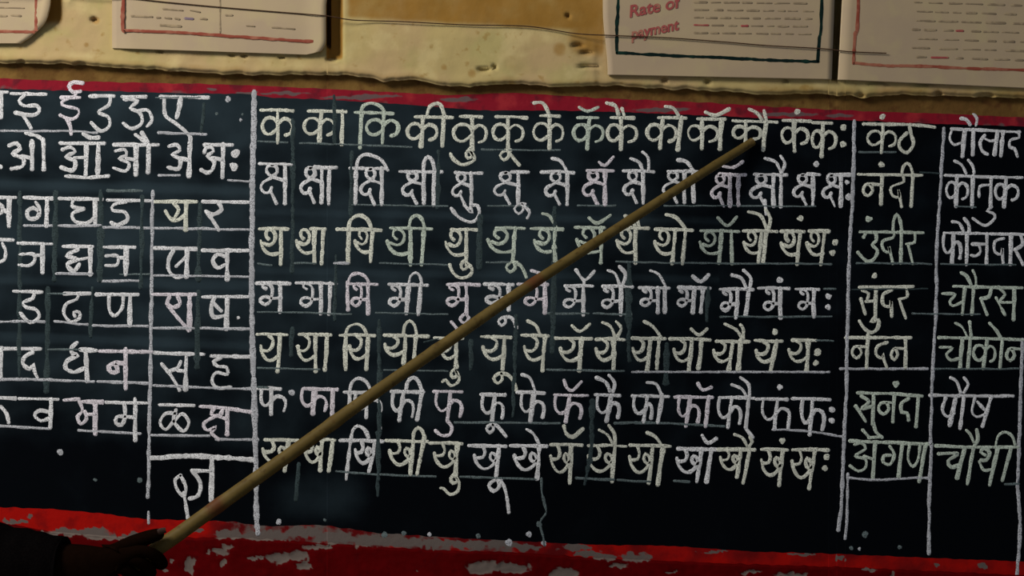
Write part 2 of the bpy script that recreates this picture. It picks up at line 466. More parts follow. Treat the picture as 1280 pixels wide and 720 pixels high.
def body(kind, L, S, H, B, R):
    h = B - H
    S0 = sx(S, 0.4)
    w = S0 - L
    f = lambda x, y: (L + x * w, H + y * h)
    r = (R - S0) if R else 0
    g = lambda x, y: (S0 + x * r, H + y * h)
    if kind == 'ka':
        return [[(S0, H + 0.40 * h), f(0.72, 0.24), f(0.25, 0.25), f(0.0, 0.46), f(0.18, 0.68), f(0.55, 0.72), f(1, 0.55)],
                [(S0, H + 0.42 * h), g(0.45, 0.25), g(0.9, 0.34), g(1.0, 0.52), g(0.85, 0.70), g(0.5, 0.76)]]
    if kind == 'ksha':
        return [[f(0.5, 0.02), f(0.28, 0.06), f(0.26, 0.2), f(0.45, 0.30), f(0.68, 0.2), f(0.62, 0.05), f(0.45, 0.03)],
                [f(0.62, 0.28), f(0.42, 0.35), f(0.1, 0.46), f(0.0, 0.60), f(0.14, 0.72), f(0.36, 0.70), f(0.46, 0.58)],
                [f(0.40, 0.66), f(0.52, 0.82), f(0.66, 1.0)], [f(0.5, 0.33), f(0.75, 0.37), f(1.0, 0.42)]]
    if kind == 'tha':
        return [[f(0.42, 0.30), f(0.26, 0.20), f(0.30, 0.05), f(0.55, 0.03), f(0.74, 0.18), f(0.66, 0.38), f(0.42, 0.46), f(0.14, 0.40)],
                [f(0.0, 0.34), f(0.08, 0.50), f(0.30, 0.66), f(0.6, 0.71), f(1.0, 0.66)]]
    if kind == 'bha':
        return [[f(0.34, 0.19), f(0.16, 0.12), f(0.22, 0.01), f(0.48, 0.05), f(0.62, 0.2), f(0.60, 0.42), f(0.52, 0.62), f(0.28, 0.73), f(0.04, 0.63), f(0.10, 0.50),
                 f(0.34, 0.46), f(0.62, 0.52), f(1.0, 0.50)]]
    if kind == 'ya':
        return [[f(0.42, 0.02), f(0.66, 0.14), f(0.60, 0.34), f(0.36, 0.44), f(0.10, 0.42)],
                [f(0.0, 0.30), f(0.08, 0.50), f(0.32, 0.67), f(0.62, 0.68), f(1.0, 0.55)]]
    if kind == 'pha':
        return [[f(0.1, 0.0), f(0.0, 0.25), f(0.06, 0.5), f(0.36, 0.66), f(0.7, 0.62), f(1.0, 0.48)],
                [g(0.0, 0.48), g(0.35, 0.30), g(0.85, 0.36), g(1.0, 0.58), g(0.86, 0.86)]]
    if kind == 'kha':
        return [[f(0.36, 0.02), f(0.46, 0.2), f(0.36, 0.36), f(0.08, 0.38)],
                [f(0.0, 0.28), f(0.08, 0.50), f(0.32, 0.69), f(0.58, 0.70), f(0.88, 0.52), f(0.92, 0.32), f(0.74, 0.22), f(0.66, 0.36), f(0.80, 0.48), f(1.0, 0.42)]]
    return []

W1 = 4.2
MAT_ROT = {'ka': ('chalk_cream', 'chalk_cream', 'chalk_cream', 'chalk_green'), 'ksha': ('chalk_white', 'chalk_white', 'chalk_lilac'), 'tha': ('chalk_cream', 'chalk_cream', 'chalk_green'), 'bha': ('chalk_white',), 'ya': ('chalk_cream',), 'pha': ('chalk_white',), 'kha': ('chalk_cream', 'chalk_cream', 'chalk_white')}
def glyph(name, strokes, dots=(), m='chalk_white', w=W1, stems=()):
    bm = bmesh.new()
    for s in strokes:
        ribbon(bm, s, w * random.uniform(0.85, 1.08))
    for s in stems:
        ribbon(bm, s, w * random.uniform(1.1, 1.3))
    for d in dots:
        dot(bm, d[0], d[1], d[2] if len(d) > 2 else 3.8)
    return obj(name, bm, M[m], board)

def syl(kind, L, S, H, B, hx, R=None, extra=(), bars=(), dots=(), m=None, w=W1):
    st = body(kind, L, S, H, B, R)
    sl = 0.018
    st.append([(hx[0], H + random.uniform(-0.6, 0.4)), ((hx[0] + hx[1]) / 2, H + random.uniform(-0.6, 0.6)), (hx[1], H + sl * (hx[1] - hx[0]))])
    st += [list(e) for e in extra]
    stems = []
    if B:
        stems.append([(sx(S, 0), H), (sx(S, 0.5) + random.uniform(-0.6, 0.6), (H + B) / 2), (sx(S, 1), B)])
    for b in bars:
        stems.append([(b[0], b[1]), ((b[0] + b[2]) / 2 + random.uniform(-0.5, 0.5), (b[1] + b[3]) / 2), (b[2], b[3])])
    glyph('chalk_syllable', st, dots, m or random.choice(MAT_ROT[kind]), w, stems)

def u_hook(cx, cy, rx, ry, lx, ly):           # the hooked u sign: small loop under the stem, then a bowl to the left
    return [(cx + 3, cy - 9), (cx - 3.5, cy - 2), (cx - 1, cy + 4), (cx + 4.5, cy + 1), (cx + 2, cy - 5), (rx, cy + 3), (rx - 2, ry - 4), ((rx + lx) / 2, ry), (lx + 4, ry - 7), (lx, ly)]
def uu_hook(cx, cy, pts, r=6):
    return [(cx + r + 2, cy - r), (cx, cy - r), (cx - r, cy), (cx - 1, cy + r), (cx + r - 1, cy + 1), (cx + r * 0.6, cy - r)], [(cx + r - 3, cy - r)] + pts
def arc(x0, y0, xt, yt, x1, y1):
    return [(x0, y0), (x0 + (xt - x0) * 0.25, yt + (y0 - yt) * 0.3), (xt, yt), (xt + (x1 - xt) * 0.65, yt + (y1 - yt) * 0.3), (x1, y1)]

# row of ka
syl('ka', 328, 347, 138, 179, (326, 367), 366)
syl('ka', 380, (402, 399), 139, 178, (385, 433), 418, bars=[(428, 139, 427, 181)])
syl('ka', 458, (480, 478), 141, 179, (444, 492), 498, [arc(451, 141, 464, 129, 481, 140)], [(452, 141, 450, 185)])
syl('ka', 509, (529, 526), 146, 184, (519, 566), 546, [arc(534, 144, 547, 129, 555, 143)], [(555, 142, 553, 183)])
syl('ka', 567, 590, 146, 188, (575, 603), 608, [u_hook(586, 194, 593, 206, 563, 192)])
a, b = uu_hook(631, 194, [(642, 198), (650, 207)])
syl('ka', 616, 635, 146.5, 186, (620, 659), 654, [a, b])
syl('ka', 667, 687, 145, 186.5, (676, 700), 704, [[(667, 128.5), (679, 129), (686, 142)]])
syl('ka', 717, (737, 734), 147, 186.5, (722, 748), 754, [[(724, 134), (735, 139), (748, 134)]])
syl('ka', 759, 776, 147, 187, (764, 793), 796, [[(758, 128.5), (769, 132), (773, 144)], [(777.5, 135), (780.5, 145)]])
syl('ka', 809, (829, 825), 147, 186, (823, 858), 845, [[(831.5, 133), (842, 135), (848.5, 145)]], [(852, 146, 847, 188)])
syl('ka', 860, 877.5, 148.5, 186, (872, 907), 897, [[(882, 140), (895, 144), (912, 136)]], [(902, 149, 900, 187)])
syl('ka', 916.5, 932, 151.5, 181, (916, 972), 951, [[(936.5, 136.5), (946, 141), (953, 150)], [(955, 138), (958, 151)]], [(958, 151, 954, 188)])
syl('ka', 977, 993, 151, 189, (979, 1014), 1010, dots=[(997, 140)])
syl('ka', 1015, (1029, 1027), 154, 196, (1016, 1040), 1045, dots=[(1054, 159), (1054, 180)])
# row of ksha
syl('ksha', 326, 356, 205, 255, (324, 365))
syl('ksha', 376, 402, 209, 254, (393, 421), bars=[(412, 209, 411, 255)])
syl('ksha', 451, 477, 210, 256, (437, 484), extra=[arc(445, 212, 458, 193, 485, 213)], bars=[(445, 210, 444, 255)])
syl('ksha', 503, 530, 214, 255, (500, 553), extra=[arc(529, 214, 535, 196, 543, 212)], bars=[(543, 212, 542, 257)])
syl('ksha', 565.5, 589, 216, 256, (569, 603), extra=[[(580, 256), (590, 266), (588, 258), (597, 257), (599, 268), (590, 277.5), (574, 272), (564, 260)]])
a, b = uu_hook(649, 261, [(658, 260), (662, 266), (659, 273)])
syl('ksha', 618, 647.5, 215, 255, (639, 661), extra=[a, b])
syl('ksha', 682, 709, 215, 256, (676, 718), extra=[[(690, 198), (700, 201), (708, 213)]])
syl('ksha', 729, 756, 213, 256, (734, 767), extra=[[(749, 202.5), (756, 207), (767, 196)]])
syl('ksha', 780, 804, 214, 254, (779, 818), extra=[[(788.5, 198), (799, 203), (803, 213)], [(803, 190), (810, 197), (811, 213)]])
syl('ksha', 829, 855.5, 214, 253.5, (835, 874), extra=[[(847, 200), (858, 202), (866.5, 214)]], bars=[(867, 214, 867, 253)])
syl('ksha', 889.5, 912.5, 218, 258, (899, 932), extra=[[(904, 208), (917, 209), (929, 202)]], bars=[(923, 219, 923, 257)])
syl('ksha', 938, 967, 218, 258, (943, 984), extra=[[(956, 198), (970, 203), (977, 217)], [(976, 195), (981, 205), (977, 216)], [(956, 250), (958, 268)]], bars=[(976, 218, 976, 259)])
syl('ksha', 992, 1016, 218, 256, (1009, 1025), dots=[(1020, 205)])
syl('ksha', 1029, 1051, 218, 258, (1037, 1063), dots=[(1059, 228, 3), (1061, 246)])
# row of tha
syl('tha', 326, 351, 286, 331, (324, 361))
syl('tha', 370.5, 393, 286, 329, (388, 407), bars=[(404, 287, 402, 330)])
syl('tha', 444, (466, 463), 287, 327, (421, 477), extra=[arc(435, 288, 449, 269, 465, 287)], bars=[(436, 288, 435, 329)])
syl('tha', 484, 513, 285.5, 331, (488, 540), extra=[arc(511, 286, 521, 269, 531, 286)], bars=[(530, 286, 527, 331)])
syl('tha', 557, 583, 287, 332, (564, 600), extra=[u_hook(580, 333, 590, 347.5, 562, 331)])
a, b = uu_hook(639, 334, [(650, 331), (655, 339), (658, 347)])
syl('tha', 610, (644, 641), 285, 328, (620, 656), extra=[a, b])
syl('tha', 668, 693.5, 286, 327, (664, 704), extra=[[(678, 267), (687, 270), (695, 285)]])
syl('tha', 721, 751, 284, 329, (719, 756), extra=[[(736, 272), (747, 279), (763, 269)]])
syl('tha', 771, 794.5, 285, 329, (787, 811), extra=[[(781, 270), (789, 274), (795, 284)], [(795, 268), (799, 284)]])
syl('tha', 818.5, (844, 840), 287, 330, (819, 866), extra=[[(832.5, 268.5), (845, 272), (857, 286)]], bars=[(857, 287, 853, 330)])
syl('tha', 875, (902, 899), 289, 329, (876, 924), extra=[[(897, 272), (909, 282), (921, 271)]], bars=[(914.5, 289, 915, 330)])
syl('tha', 930, (952, 948), 289, 328, (929, 972), extra=[[(935.5, 265), (950, 269), (957, 282), (959, 289)], [(957, 262), (963, 274), (960, 288)]], bars=[(958, 288, 954, 328)])
syl('tha', 976.5, (1001, 996), 289, 331, (976, 1006), dots=[(1000, 273)])
syl('tha', 1009, (1031, 1026), 289, 331, (1011, 1037), dots=[(1044, 302.5), (1040.5, 316.5)])
# row of bha
syl('bha', 324.5, 350, 354, 390.5, (320, 363), m='chalk_white')
syl('bha', 375, 401, 354, 393, (370, 421), bars=[(413, 354, 411, 393)], m='chalk_white')
syl('bha', 439, 460, 355, 393, (437, 472), extra=[arc(435, 355, 447, 341.5, 461, 353)], bars=[(434, 353, 435, 388)], m='chalk_lilac')
syl('bha', 486, (511, 508), 356, 392, (486, 535), extra=[arc(511, 356, 520, 340.5, 527, 355)], bars=[(526, 355, 523, 393)], m='chalk_white')
syl('bha', 558, 583, 355.5, 392, (559, 600), extra=[[(583, 390), (575, 399), (581, 404), (586, 397), (581, 392)], [(564, 402), (571, 411)]], m='chalk_lilac')
a, b = uu_hook(628, 402, [(637, 396), (642, 401), (646, 411)], 5)
syl('bha', 607, 636, 355.5, 388, (605, 642), extra=[a, b], m='chalk_white')
syl('bha', 655.5, 681, 355, 391.5, (647, 685), extra=[[(664, 338), (677, 343), (681, 353)]], m='chalk_lilac')
syl('bha', 704, 729, 357, 394, (706, 741), extra=[[(720, 337), (730.5, 350), (743, 339)], [(730, 350), (730, 357)]], m='chalk_white')
syl('bha', 752, 776, 358, 394, (753, 791), extra=[[(760, 338), (769, 342), (774.5, 356)], [(774.5, 333), (782, 343), (778, 357)]], m='chalk_white')
syl('bha', 800.5, 822.5, 359.5, 391, (799, 837), extra=[[(813, 338.5), (823, 343), (831.5, 357)]], bars=[(831, 359, 831, 391)])
syl('bha', 846.5, (868, 866), 359.5, 391, (848, 888), extra=[[(865.5, 345), (876, 352), (886, 343)]], bars=[(879, 360, 876, 391)])
syl('bha', 901, (922, 920), 361.5, 398, (900, 942), extra=[[(914.5, 344), (927, 348), (933, 361)], [(929, 337.5), (938.5, 348), (937, 361)]], bars=[(936, 361, 932, 394)])
syl('bha', 954.5, 975.5, 360, 398, (948, 987), dots=[(975, 350)])
syl('bha', 997.5, 1017.5, 361.5, 396, (995, 1024), dots=[(1036, 371), (1035, 384)])
# row of ya
syl('ya', 326, (350, 347), 418, 465, (321, 359))
syl('ya', 372, 394.5, 418, 465, (374, 414), bars=[(409, 418, 406, 463)])
syl('ya', 437, (460, 458), 419, 462, (425, 469), extra=[arc(432, 419, 445, 405, 459, 419)], bars=[(432, 419, 432, 462)])
syl('ya', 481, (507, 504), 419.5, 455, (480, 536), extra=[arc(504, 419, 512, 401, 521, 418)], bars=[(520, 418, 518, 448)])
syl('ya', 551, 570.5, 422.5, 460, (543, 579), extra=[u_hook(567, 468, 574, 482, 553, 477)])
a, b = uu_hook(623, 473, [(634, 468), (642, 477), (645, 488)])
syl('ya', 604, (631, 628), 421, 462, (602, 639), extra=[a, b])
syl('ya', 655.5, (681, 678), 419.5, 464, (652, 686), extra=[[(659, 401), (670, 407), (675, 418)]])
syl('ya', 700.5, (727, 724), 422.5, 464, (691, 740), extra=[[(715, 407), (725, 414.5), (737.5, 405)]])
syl('ya', 745, 767, 424, 462, (745, 781), extra=[[(753, 403), (763, 408), (768.5, 422)], [(770.5, 402), (776.5, 411), (771, 422)]])
syl('ya', 791, (813, 809), 423, 463, (790, 832), extra=[[(805, 402), (816, 408), (826, 421)]], bars=[(824, 423, 821, 461)])
syl('ya', 842.5, (865, 861), 424, 464, (837, 888), extra=[[(864, 411), (874, 418.5), (884, 411)]], bars=[(877, 425, 873, 461)])
syl('ya', 892, (916, 911), 426.5, 463, (895, 937), extra=[[(906, 405), (920, 412), (928, 424)], [(925.5, 406), (929, 412), (929, 424)]], bars=[(926, 425, 923, 463)])
syl('ya', 945, (971, 963), 426, 464, (944, 978), dots=[(969, 415)])
syl('ya', 986, (1010, 1008), 425, 464, (990, 1020), dots=[(1022, 441, 5), (1020, 453.5)])
# row of pha
syl('pha', 326, 339, 486, 518, (322, 351), 357, m='chalk_white')
syl('pha', 377, (394, 391), 486, 518, (380, 422), 408, bars=[(416, 487, 415, 522)], m='chalk_lilac')
syl('pha', 444, 458, 490.5, 522, (430, 464), 476, [arc(437, 491, 448, 473, 463, 487)], [(437, 490, 437, 508)], m='chalk_white')
syl('pha', 490.5, (505, 499), 489.5, 526, (489, 530), 517, [arc(507, 489, 517, 472, 527, 488)], [(528, 488, 521, 525)], m='chalk_white')
syl('pha', 545, (563, 559), 489.5, 526, (542, 578), 577, [[(559, 526), (565, 534), (562, 543), (552, 544), (544, 538)]], m='chalk_lilac')
a, b = uu_hook(613, 536, [(621, 532), (627, 539), (633, 546)], 5)
syl('pha', 602.5, (619, 615), 493, 528, (601, 632), 629, [a, b], m='chalk_white')
syl('pha', 651.5, (667, 663), 491, 527, (646, 681), 680, [[(652, 468), (663, 473), (669, 489)]], m='chalk_white')
syl('pha', 693.5, (712, 707), 494, 528, (693, 735), 727, [[(705, 475), (709, 485), (716, 488), (727, 477)]], m='chalk_lilac')
syl('pha', 746, (764, 758), 494, 527, (744, 775), 774, [[(745, 472), (757, 478), (763, 489)], [(761, 469), (768, 478), (766, 490)]], m='chalk_white')
syl('pha', 792, (809, 804), 495, 528, (790, 836), 815, [[(808.5, 478.5), (820, 480), (827, 494)]], [(828, 494, 822, 528)], m='chalk_white')
syl('pha', 848, (863, 857), 496, 533, (843, 891), 874, [[(872, 479), (878.5, 487.5), (889.5, 484)]], [(886, 496, 882, 533)], m='chalk_lilac')
syl('pha', 898, (915, 910), 497, 535, (899, 943), 926, [[(914.5, 481), (927, 486), (934, 497)], [(925.5, 472), (936, 481), (937, 496)]], [(936, 496, 932, 535), (932, 535, 941, 547)], m='chalk_white')
syl('pha', 953, (972, 968), 499, 537, (945, 985), 987, [[(987, 520), (985, 536)]], dots=[(975, 484)], m='chalk_white')
syl('pha', 1002, (1016, 1012), 499, 544, (990, 1038), 1030, dots=[(1040, 512), (1040, 525)], m='chalk_white')
# row of kha
syl('kha', 328.5, (361, 356), 550, 589, (331, 373))
syl('kha', 381, (403, 400), 550, 589, (400, 419), bars=[(416, 550, 411, 589)])
syl('kha', 444, (469, 461), 551, 590, (425, 479), extra=[arc(439, 552, 447, 532.5, 461, 548)], bars=[(439, 545, 433, 599)])
syl('kha', 487, (517, 513), 551, 593, (482, 535), extra=[arc(516, 552, 523, 535, 531, 550)], bars=[(531, 545, 521, 593)])
syl('kha', 543, (572, 569), 554, 596, (537, 578), extra=[u_hook(567, 600, 574, 618, 551, 610)])
a, b = uu_hook(618, 607, [(628, 604), (633, 618), (636, 641)], 7)
syl('kha', 593, (624, 620), 557, 598, (586, 633), extra=[a, b])
syl('kha', 643, (674, 671), 557, 599, (638, 684), extra=[[(658.5, 536.5), (667, 542), (674, 555)]])
syl('kha', 688.5, (714, 712), 556, 604, (688, 728), extra=[[(705, 532), (708, 542), (716, 546), (729, 536)]])
syl('kha', 735, (769, 765), 557, 602, (735, 783), extra=[[(749, 537.5), (760, 544), (766, 556)], [(761, 531.5), (768, 543), (769, 556)]])
syl('kha', 787, (816, 811), 557, 604, (787, 838), extra=[[(808.5, 541), (819, 546), (828, 558)]], bars=[(829, 558, 822, 606)])
syl('kha', 846, (877, 871), 561, 602, (847, 896), extra=[[(877.5, 544), (885, 554), (896, 548)]], bars=[(889, 561, 883, 603)])
syl('kha', 900.5, (926, 921), 561.5, 597, (897, 944), extra=[[(918, 543), (928, 547), (934, 558)], [(937, 546), (940, 552), (935, 560)]], bars=[(937, 561, 929, 604)])
syl('kha', 951.5, (979, 974), 562, 607, (952, 985), dots=[(978, 551)])
syl('kha', 990, (1019, 1011), 562, 611, (991, 1036), dots=[(1033, 571), (1031, 585)])

# ------------------------------------------------------------------ chalk: vowels and consonants on the left
def L(strokes, stems=(), dots=(), m='chalk_white', w=4.6):
    glyph('chalk_letter', strokes, dots, m, w, stems)
L([[(-8, 115), (10, 115)]], [[(2, 117), (1, 132), (1, 147)]])
L([[(14, 117), (58, 118)], [(32, 118), (24, 126), (30, 132), (46, 132), (49, 139), (40, 144), (19, 141)], [(28, 143), (34, 152), (39, 161)]])
L([[(104, 104), (92, 103), (86, 108), (91, 115), (101, 114)], [(76, 122), (100, 122)], [(95, 119), (77, 128), (82, 133), (98, 137), (97, 145), (88, 149), (75, 144)], [(84, 149), (88, 158), (89, 168)]], m='chalk_lilac')
L([[(112, 120), (143, 120)], [(138, 121), (136, 131), (123, 140), (135, 146), (137, 157), (126, 164), (114, 153)]])
L([[(152, 121), (183, 121)], [(155, 124), (172, 126), (163, 135), (175, 141), (177, 154), (165, 161), (154, 154)], [(173, 138), (185, 138), (190, 150), (184, 158)]])
L([[(200, 121), (261, 122)], [(205, 122), (207, 144), (222, 156), (237, 170), (236, 179)]], [[(226, 122), (224, 135), (221, 147)], ])
# second row
L([[(11, 182), (21, 179), (25, 186), (16, 192), (29, 198), (28, 208), (14, 211)], [(27, 195), (40, 198)], [(32, 166), (46, 170), (54, 176)]], [[(40, 176), (40, 212)], [(54, 174), (55, 213)]], [(0, 209, 3)])
L([[(75, 179), (131, 179)], [(78, 187), (88, 184), (94, 190), (82, 196), (94, 202), (91, 213), (76, 209)], [(93, 197), (107, 197)], [(104, 167), (113, 172), (124, 172)], [(82, 220), (110, 222), (136, 220)]],
  [[(108, 180), (107, 219)], [(123, 180), (122, 219)]])
L([[(142, 181), (198, 181)], [(144, 189), (156, 187), (158, 194), (149, 198), (161, 204), (157, 214), (142, 210)], [(158, 198), (169, 200)], [(169, 168), (180, 176), (184, 181)], [(177, 165), (185, 178)]],
  [[(170, 181), (170, 219)], [(186, 181), (185, 216)]])
L([[(211, 183), (221, 181), (225, 188), (215, 193), (225, 199), (223, 211), (210, 209)], [(224, 197), (236, 200)]], [[(238, 172), (236, 221)]])
L([[(255, 181), (291, 181)], [(255, 191), (257, 185), (264, 184), (267, 189), (259, 195), (268, 202), (265, 213), (258, 216), (251, 212)], [(265, 197), (278, 200)]], [[(279, 180), (278, 222)]], [(294, 192, 5.5), (293, 208, 5.5)])
# third row
L([[(-8, 247), (20, 247)], [(-6, 252), (3, 258), (2, 266), (-4, 268)], [(3, 262), (12, 266)]], [[(12, 247), (11, 283)]])
L([[(30, 247), (70, 248)], [(45, 253), (50, 262), (46, 272), (36, 273), (34, 264), (42, 260), (48, 264)]], [[(59, 248), (58, 283)]])
L([[(74, 248), (128, 249)], [(92, 250), (90, 258), (105, 261)], [(105, 261), (91, 267), (94, 277), (108, 279), (119, 272)]], [[(119, 249), (119, 282)]])
L([[(134, 250), (190, 251)], [(158, 252), (142, 256), (141, 263), (156, 265), (159, 275), (146, 281), (139, 278)]])
L([[(193, 252), (246, 252)], [(217, 254), (223, 262), (219, 271)], [(207, 264), (213, 273), (222, 275), (232, 268)]], [[(233, 252), (232, 288)]], m='chalk_cream')
L([[(253, 252), (311, 253)], [(273, 254), (277, 262), (266, 268), (257, 264)], [(259, 266), (267, 277), (274, 288)]])
# fourth row
L([[(-8, 299), (17, 300)], [(3, 304), (7, 314), (5, 325), (-3, 328)]])
L([[(22, 304), (65, 305)], [(25, 318), (42, 318), (43, 327), (36, 332), (24, 331)], [(42, 319), (53, 319)]], [[(53, 305), (53, 341)]])
L([[(79, 308), (116, 308)], [(98, 312), (83, 320), (97, 324), (84, 330), (92, 339), (99, 330)], [(97, 325), (112, 322)]], [[(113, 308), (113, 344)]])
L([[(127, 309), (169, 309)], [(132, 320), (147, 320), (146, 331), (132, 332)], [(148, 322), (157, 322)]], [[(158, 309), (157, 343)]])
L([[(193, 310), (247, 311)], [(217, 313), (211, 324), (211, 338), (220, 346), (231, 345)], [(220, 333), (226, 327), (233, 320)]], [[(234, 311), (233, 347)]])
L([[(253, 313), (311, 313)], [(283, 321), (272, 318), (266, 326), (272, 335), (281, 331)]], [[(284, 313), (284, 350)]])
# fifth row
L([[(17, 364), (53, 365)], [(43, 366), (41, 373), (29, 378), (33, 384), (45, 387), (49, 396), (38, 403), (25, 391)]])
L([[(80, 367), (113, 367)], [(98, 368), (96, 374), (83, 380), (80, 392), (88, 402), (99, 398), (99, 390), (92, 390), (94, 396)]])
L([[(120, 368), (173, 368)], [(136, 370), (137, 388), (144, 395), (153, 384), (154, 370)]], [[(163, 369), (162, 407)]])
L([[(191, 368), (246, 368)], [(222, 370), (225, 380), (216, 384), (209, 379), (212, 371)], [(210, 382), (223, 398), (236, 414)]], [[(237, 368), (237, 412)]], m='chalk_lilac')
L([[(253, 371), (311, 371)], [(268, 372), (264, 384), (267, 396), (282, 394)], [(266, 378), (277, 389)]], [[(284, 371), (283, 412)]], [(298, 397, 2)])
# sixth row
L([[(-8, 435), (3, 435)]], [[(1, 437), (0, 475)]])
L([[(3, 436), (51, 436)], [(41, 440), (31, 446), (29, 455), (37, 461), (42, 456), (43, 464), (47, 473)]])
L([[(100, 437), (121, 438)], [(96, 428), (88, 436), (92, 443), (97, 444), (84, 451), (82, 460), (92, 465), (106, 460)]], [[(107, 438), (109, 477)]])
L([[(124, 439), (190, 440)], [(158, 454), (144, 454), (136, 458), (139, 465), (147, 464), (145, 456)]], [[(157, 436), (157, 486)]], m='chalk_lilac')
L([[(193, 441), (255, 443)], [(226, 452), (222, 460), (212, 464)], [(202, 455), (214, 470), (225, 488)], [(222, 463), (233, 464)]], [[(233, 443), (232, 488)]])
L([[(264, 445), (318, 446)], [(277, 447), (267, 452), (272, 458), (283, 459), (284, 468), (270, 466), (265, 476), (272, 485), (289, 484)]])
# seventh row
L([[(-4, 497), (20, 498)], [(1, 508), (8, 517), (11, 529)]])
L([[(24, 498), (73, 499)], [(63, 516), (50, 513), (43, 519), (51, 526), (62, 523)]], [[(64, 499), (63, 535)]])
L([[(80, 500), (99, 499)], [(99, 501), (103, 513), (97, 521), (101, 530), (108, 524), (106, 514)], [(107, 518), (119, 518)], [(103, 502), (129, 503)]], [[(119, 502), (119, 543)]], m='chalk_lilac')
L([[(155, 503), (156, 512), (156, 523), (152, 531), (145, 529), (146, 521), (157, 521), (169, 522)], [(132, 503), (185, 504)]], [[(169, 499), (169, 551)]])
L([[(199, 506), (243, 507)], [(220, 517), (207, 517), (200, 528), (207, 537), (217, 527), (228, 517), (236, 528), (229, 539), (217, 526), (220, 512)]])
L([[(250, 508), (280, 510), (320, 516)], [(268, 510), (264, 518), (274, 520), (278, 513)], [(272, 519), (255, 529), (259, 538), (270, 534), (264, 541), (274, 550)], [(272, 520), (283, 524)]], [[(284, 511), (284, 544)]], m='chalk_lilac')
L([[(240, 588), (263, 589)], [(240, 588), (250, 603), (248, 619), (237, 623)], [(226, 594), (219, 599), (221, 611), (230, 620), (232, 608), (225, 594)], [(230, 616), (232, 630), (235, 648)]], [[(265, 572), (264, 626)]], w=5.2)

# ------------------------------------------------------------------ chalk: the two columns of words on the right
def Wd(head, strokes, stems=(), dots=(), m='chalk_green', w=3.9):
    glyph('chalk_word', [head] + strokes, dots, m, w, stems)
def da(x, y, s=1.0):        # the letter da hung from (x, y)
    return [(x, y), (x - 3 * s, y + 7), (x - 13 * s, y + 11), (x - 11 * s, y + 21), (x - 3 * s, y + 20), (x - 5 * s, y + 14), (x - 3 * s, y + 26), (x + 1 * s, y + 38)]
def kk(Lx, S, R, H, B):
    return body('ka', Lx, S, H, B, R)
def na(x0, x1, y, S):       # loop of na joined to its stem
    return [(S, y - 6), (x1, y - 7), (x0 + 3, y - 6), (x0, y + 2), ((x0 + x1) / 2, y + 8), (x1, y + 1), (x1 - 3, y - 6)]
au = lambda x, y: [[(x, y), (x + 9, y + 5), (x + 15, y + 16)], [(x + 16, y - 2), (x + 21, y + 7), (x + 18, y + 17)]]
Wd([(1079, 155), (1140, 156), (1169, 159)], kk(1084, 1103, 1120, 156, 191) + [[(1137, 158), (1139, 168), (1142, 180), (1134, 191), (1125, 186), (1124, 176), (1134, 166)]], [[(1104, 156), (1102, 191)]], [(1103, 146, 3.6)], 'chalk_cream')
Wd([(1073, 218), (1153, 219)], [na(1079, 1091, 237, 1102), [(1128, 219), (1130, 227), (1114, 234), (1116, 245), (1124, 246), (1123, 237), (1127, 259)], arc(1127, 219, 1134, 204, 1141, 218)],
   [[(1103, 219), (1101, 256)], [(1141, 218), (1139, 258)]], [(1101, 206, 4)], 'chalk_cream')
Wd([(1075, 290), (1115, 290), (1154, 291)], [[(1079, 297), (1082, 292)], [(1095, 292), (1095, 301), (1090, 306), (1097, 313), (1093, 323), (1084, 327), (1072, 315)],
   [(1118, 292), (1116, 297), (1103, 302), (1105, 313), (1112, 315), (1111, 308), (1114, 320), (1116, 330)], arc(1116, 291, 1121, 268, 1127, 290), [(1144, 292), (1143, 303), (1133, 305)], [(1135, 306), (1138, 318), (1141, 330)]],
   [[(1127, 288), (1126, 329)]], [(1086, 274, 4.5)], 'chalk_green')
Wd([(1074, 359), (1142, 358)], [[(1078, 363), (1086, 367), (1084, 375)], [(1076, 373), (1079, 383), (1082, 393)], [(1082, 377), (1094, 376)], [(1094, 396), (1089, 402), (1098, 400), (1097, 411), (1089, 416), (1080, 410), (1074, 401)],
   [(1115, 363), (1104, 368), (1104, 381), (1113, 383), (1114, 376), (1115, 396)], [(1133, 361), (1134, 371), (1124, 374)], [(1124, 374), (1128, 386), (1132, 398)]], [[(1095, 360), (1094, 400)]], [(1093, 345, 3.8)], 'chalk_cream')
Wd([(1057, 422), (1100, 422), (1139, 422)], [na(1065, 1077, 440, 1084), [(1110, 428), (1097, 433), (1095, 443), (1103, 448), (1104, 442), (1105, 450), (1109, 460)], na(1114, 1122, 442, 1132)],
   [[(1085, 418), (1083, 460)], [(1132, 423), (1132, 460)]], (), 'chalk_cream')
Wd([(1072, 491), (1110, 492), (1153, 495)], [[(1076, 495), (1086, 502), (1077, 511), (1090, 508)], [(1069, 507), (1076, 517), (1082, 527)], na(1098, 1111, 510, 1117), [(1136, 498), (1127, 504), (1127, 515), (1134, 516), (1136, 526)],
   [(1078, 537), (1086, 546)], [(1092, 528), (1095, 540), (1103, 547)], [(1086, 547), (1101, 546)]], [[(1092, 493), (1091, 531)], [(1118, 493), (1116, 528)], [(1148, 494), (1145, 534)]], [(1120, 480, 4.2)], 'chalk_green')
Wd([(1062, 551), (1110, 553), (1165, 555)], [[(1068, 556), (1077, 554), (1082, 561), (1069, 570), (1082, 574), (1082, 584), (1073, 589), (1062, 582)], [(1080, 570), (1092, 574)], [(1112, 558), (1118, 568), (1113, 580), (1104, 578), (1105, 570), (1114, 569)],
   [(1137, 556), (1135, 574), (1141, 583), (1148, 574), (1150, 556)]], [[(1094, 553), (1091, 598)], [(1128, 554), (1123, 596)], [(1157, 556), (1149, 602)]], (), 'chalk_green')
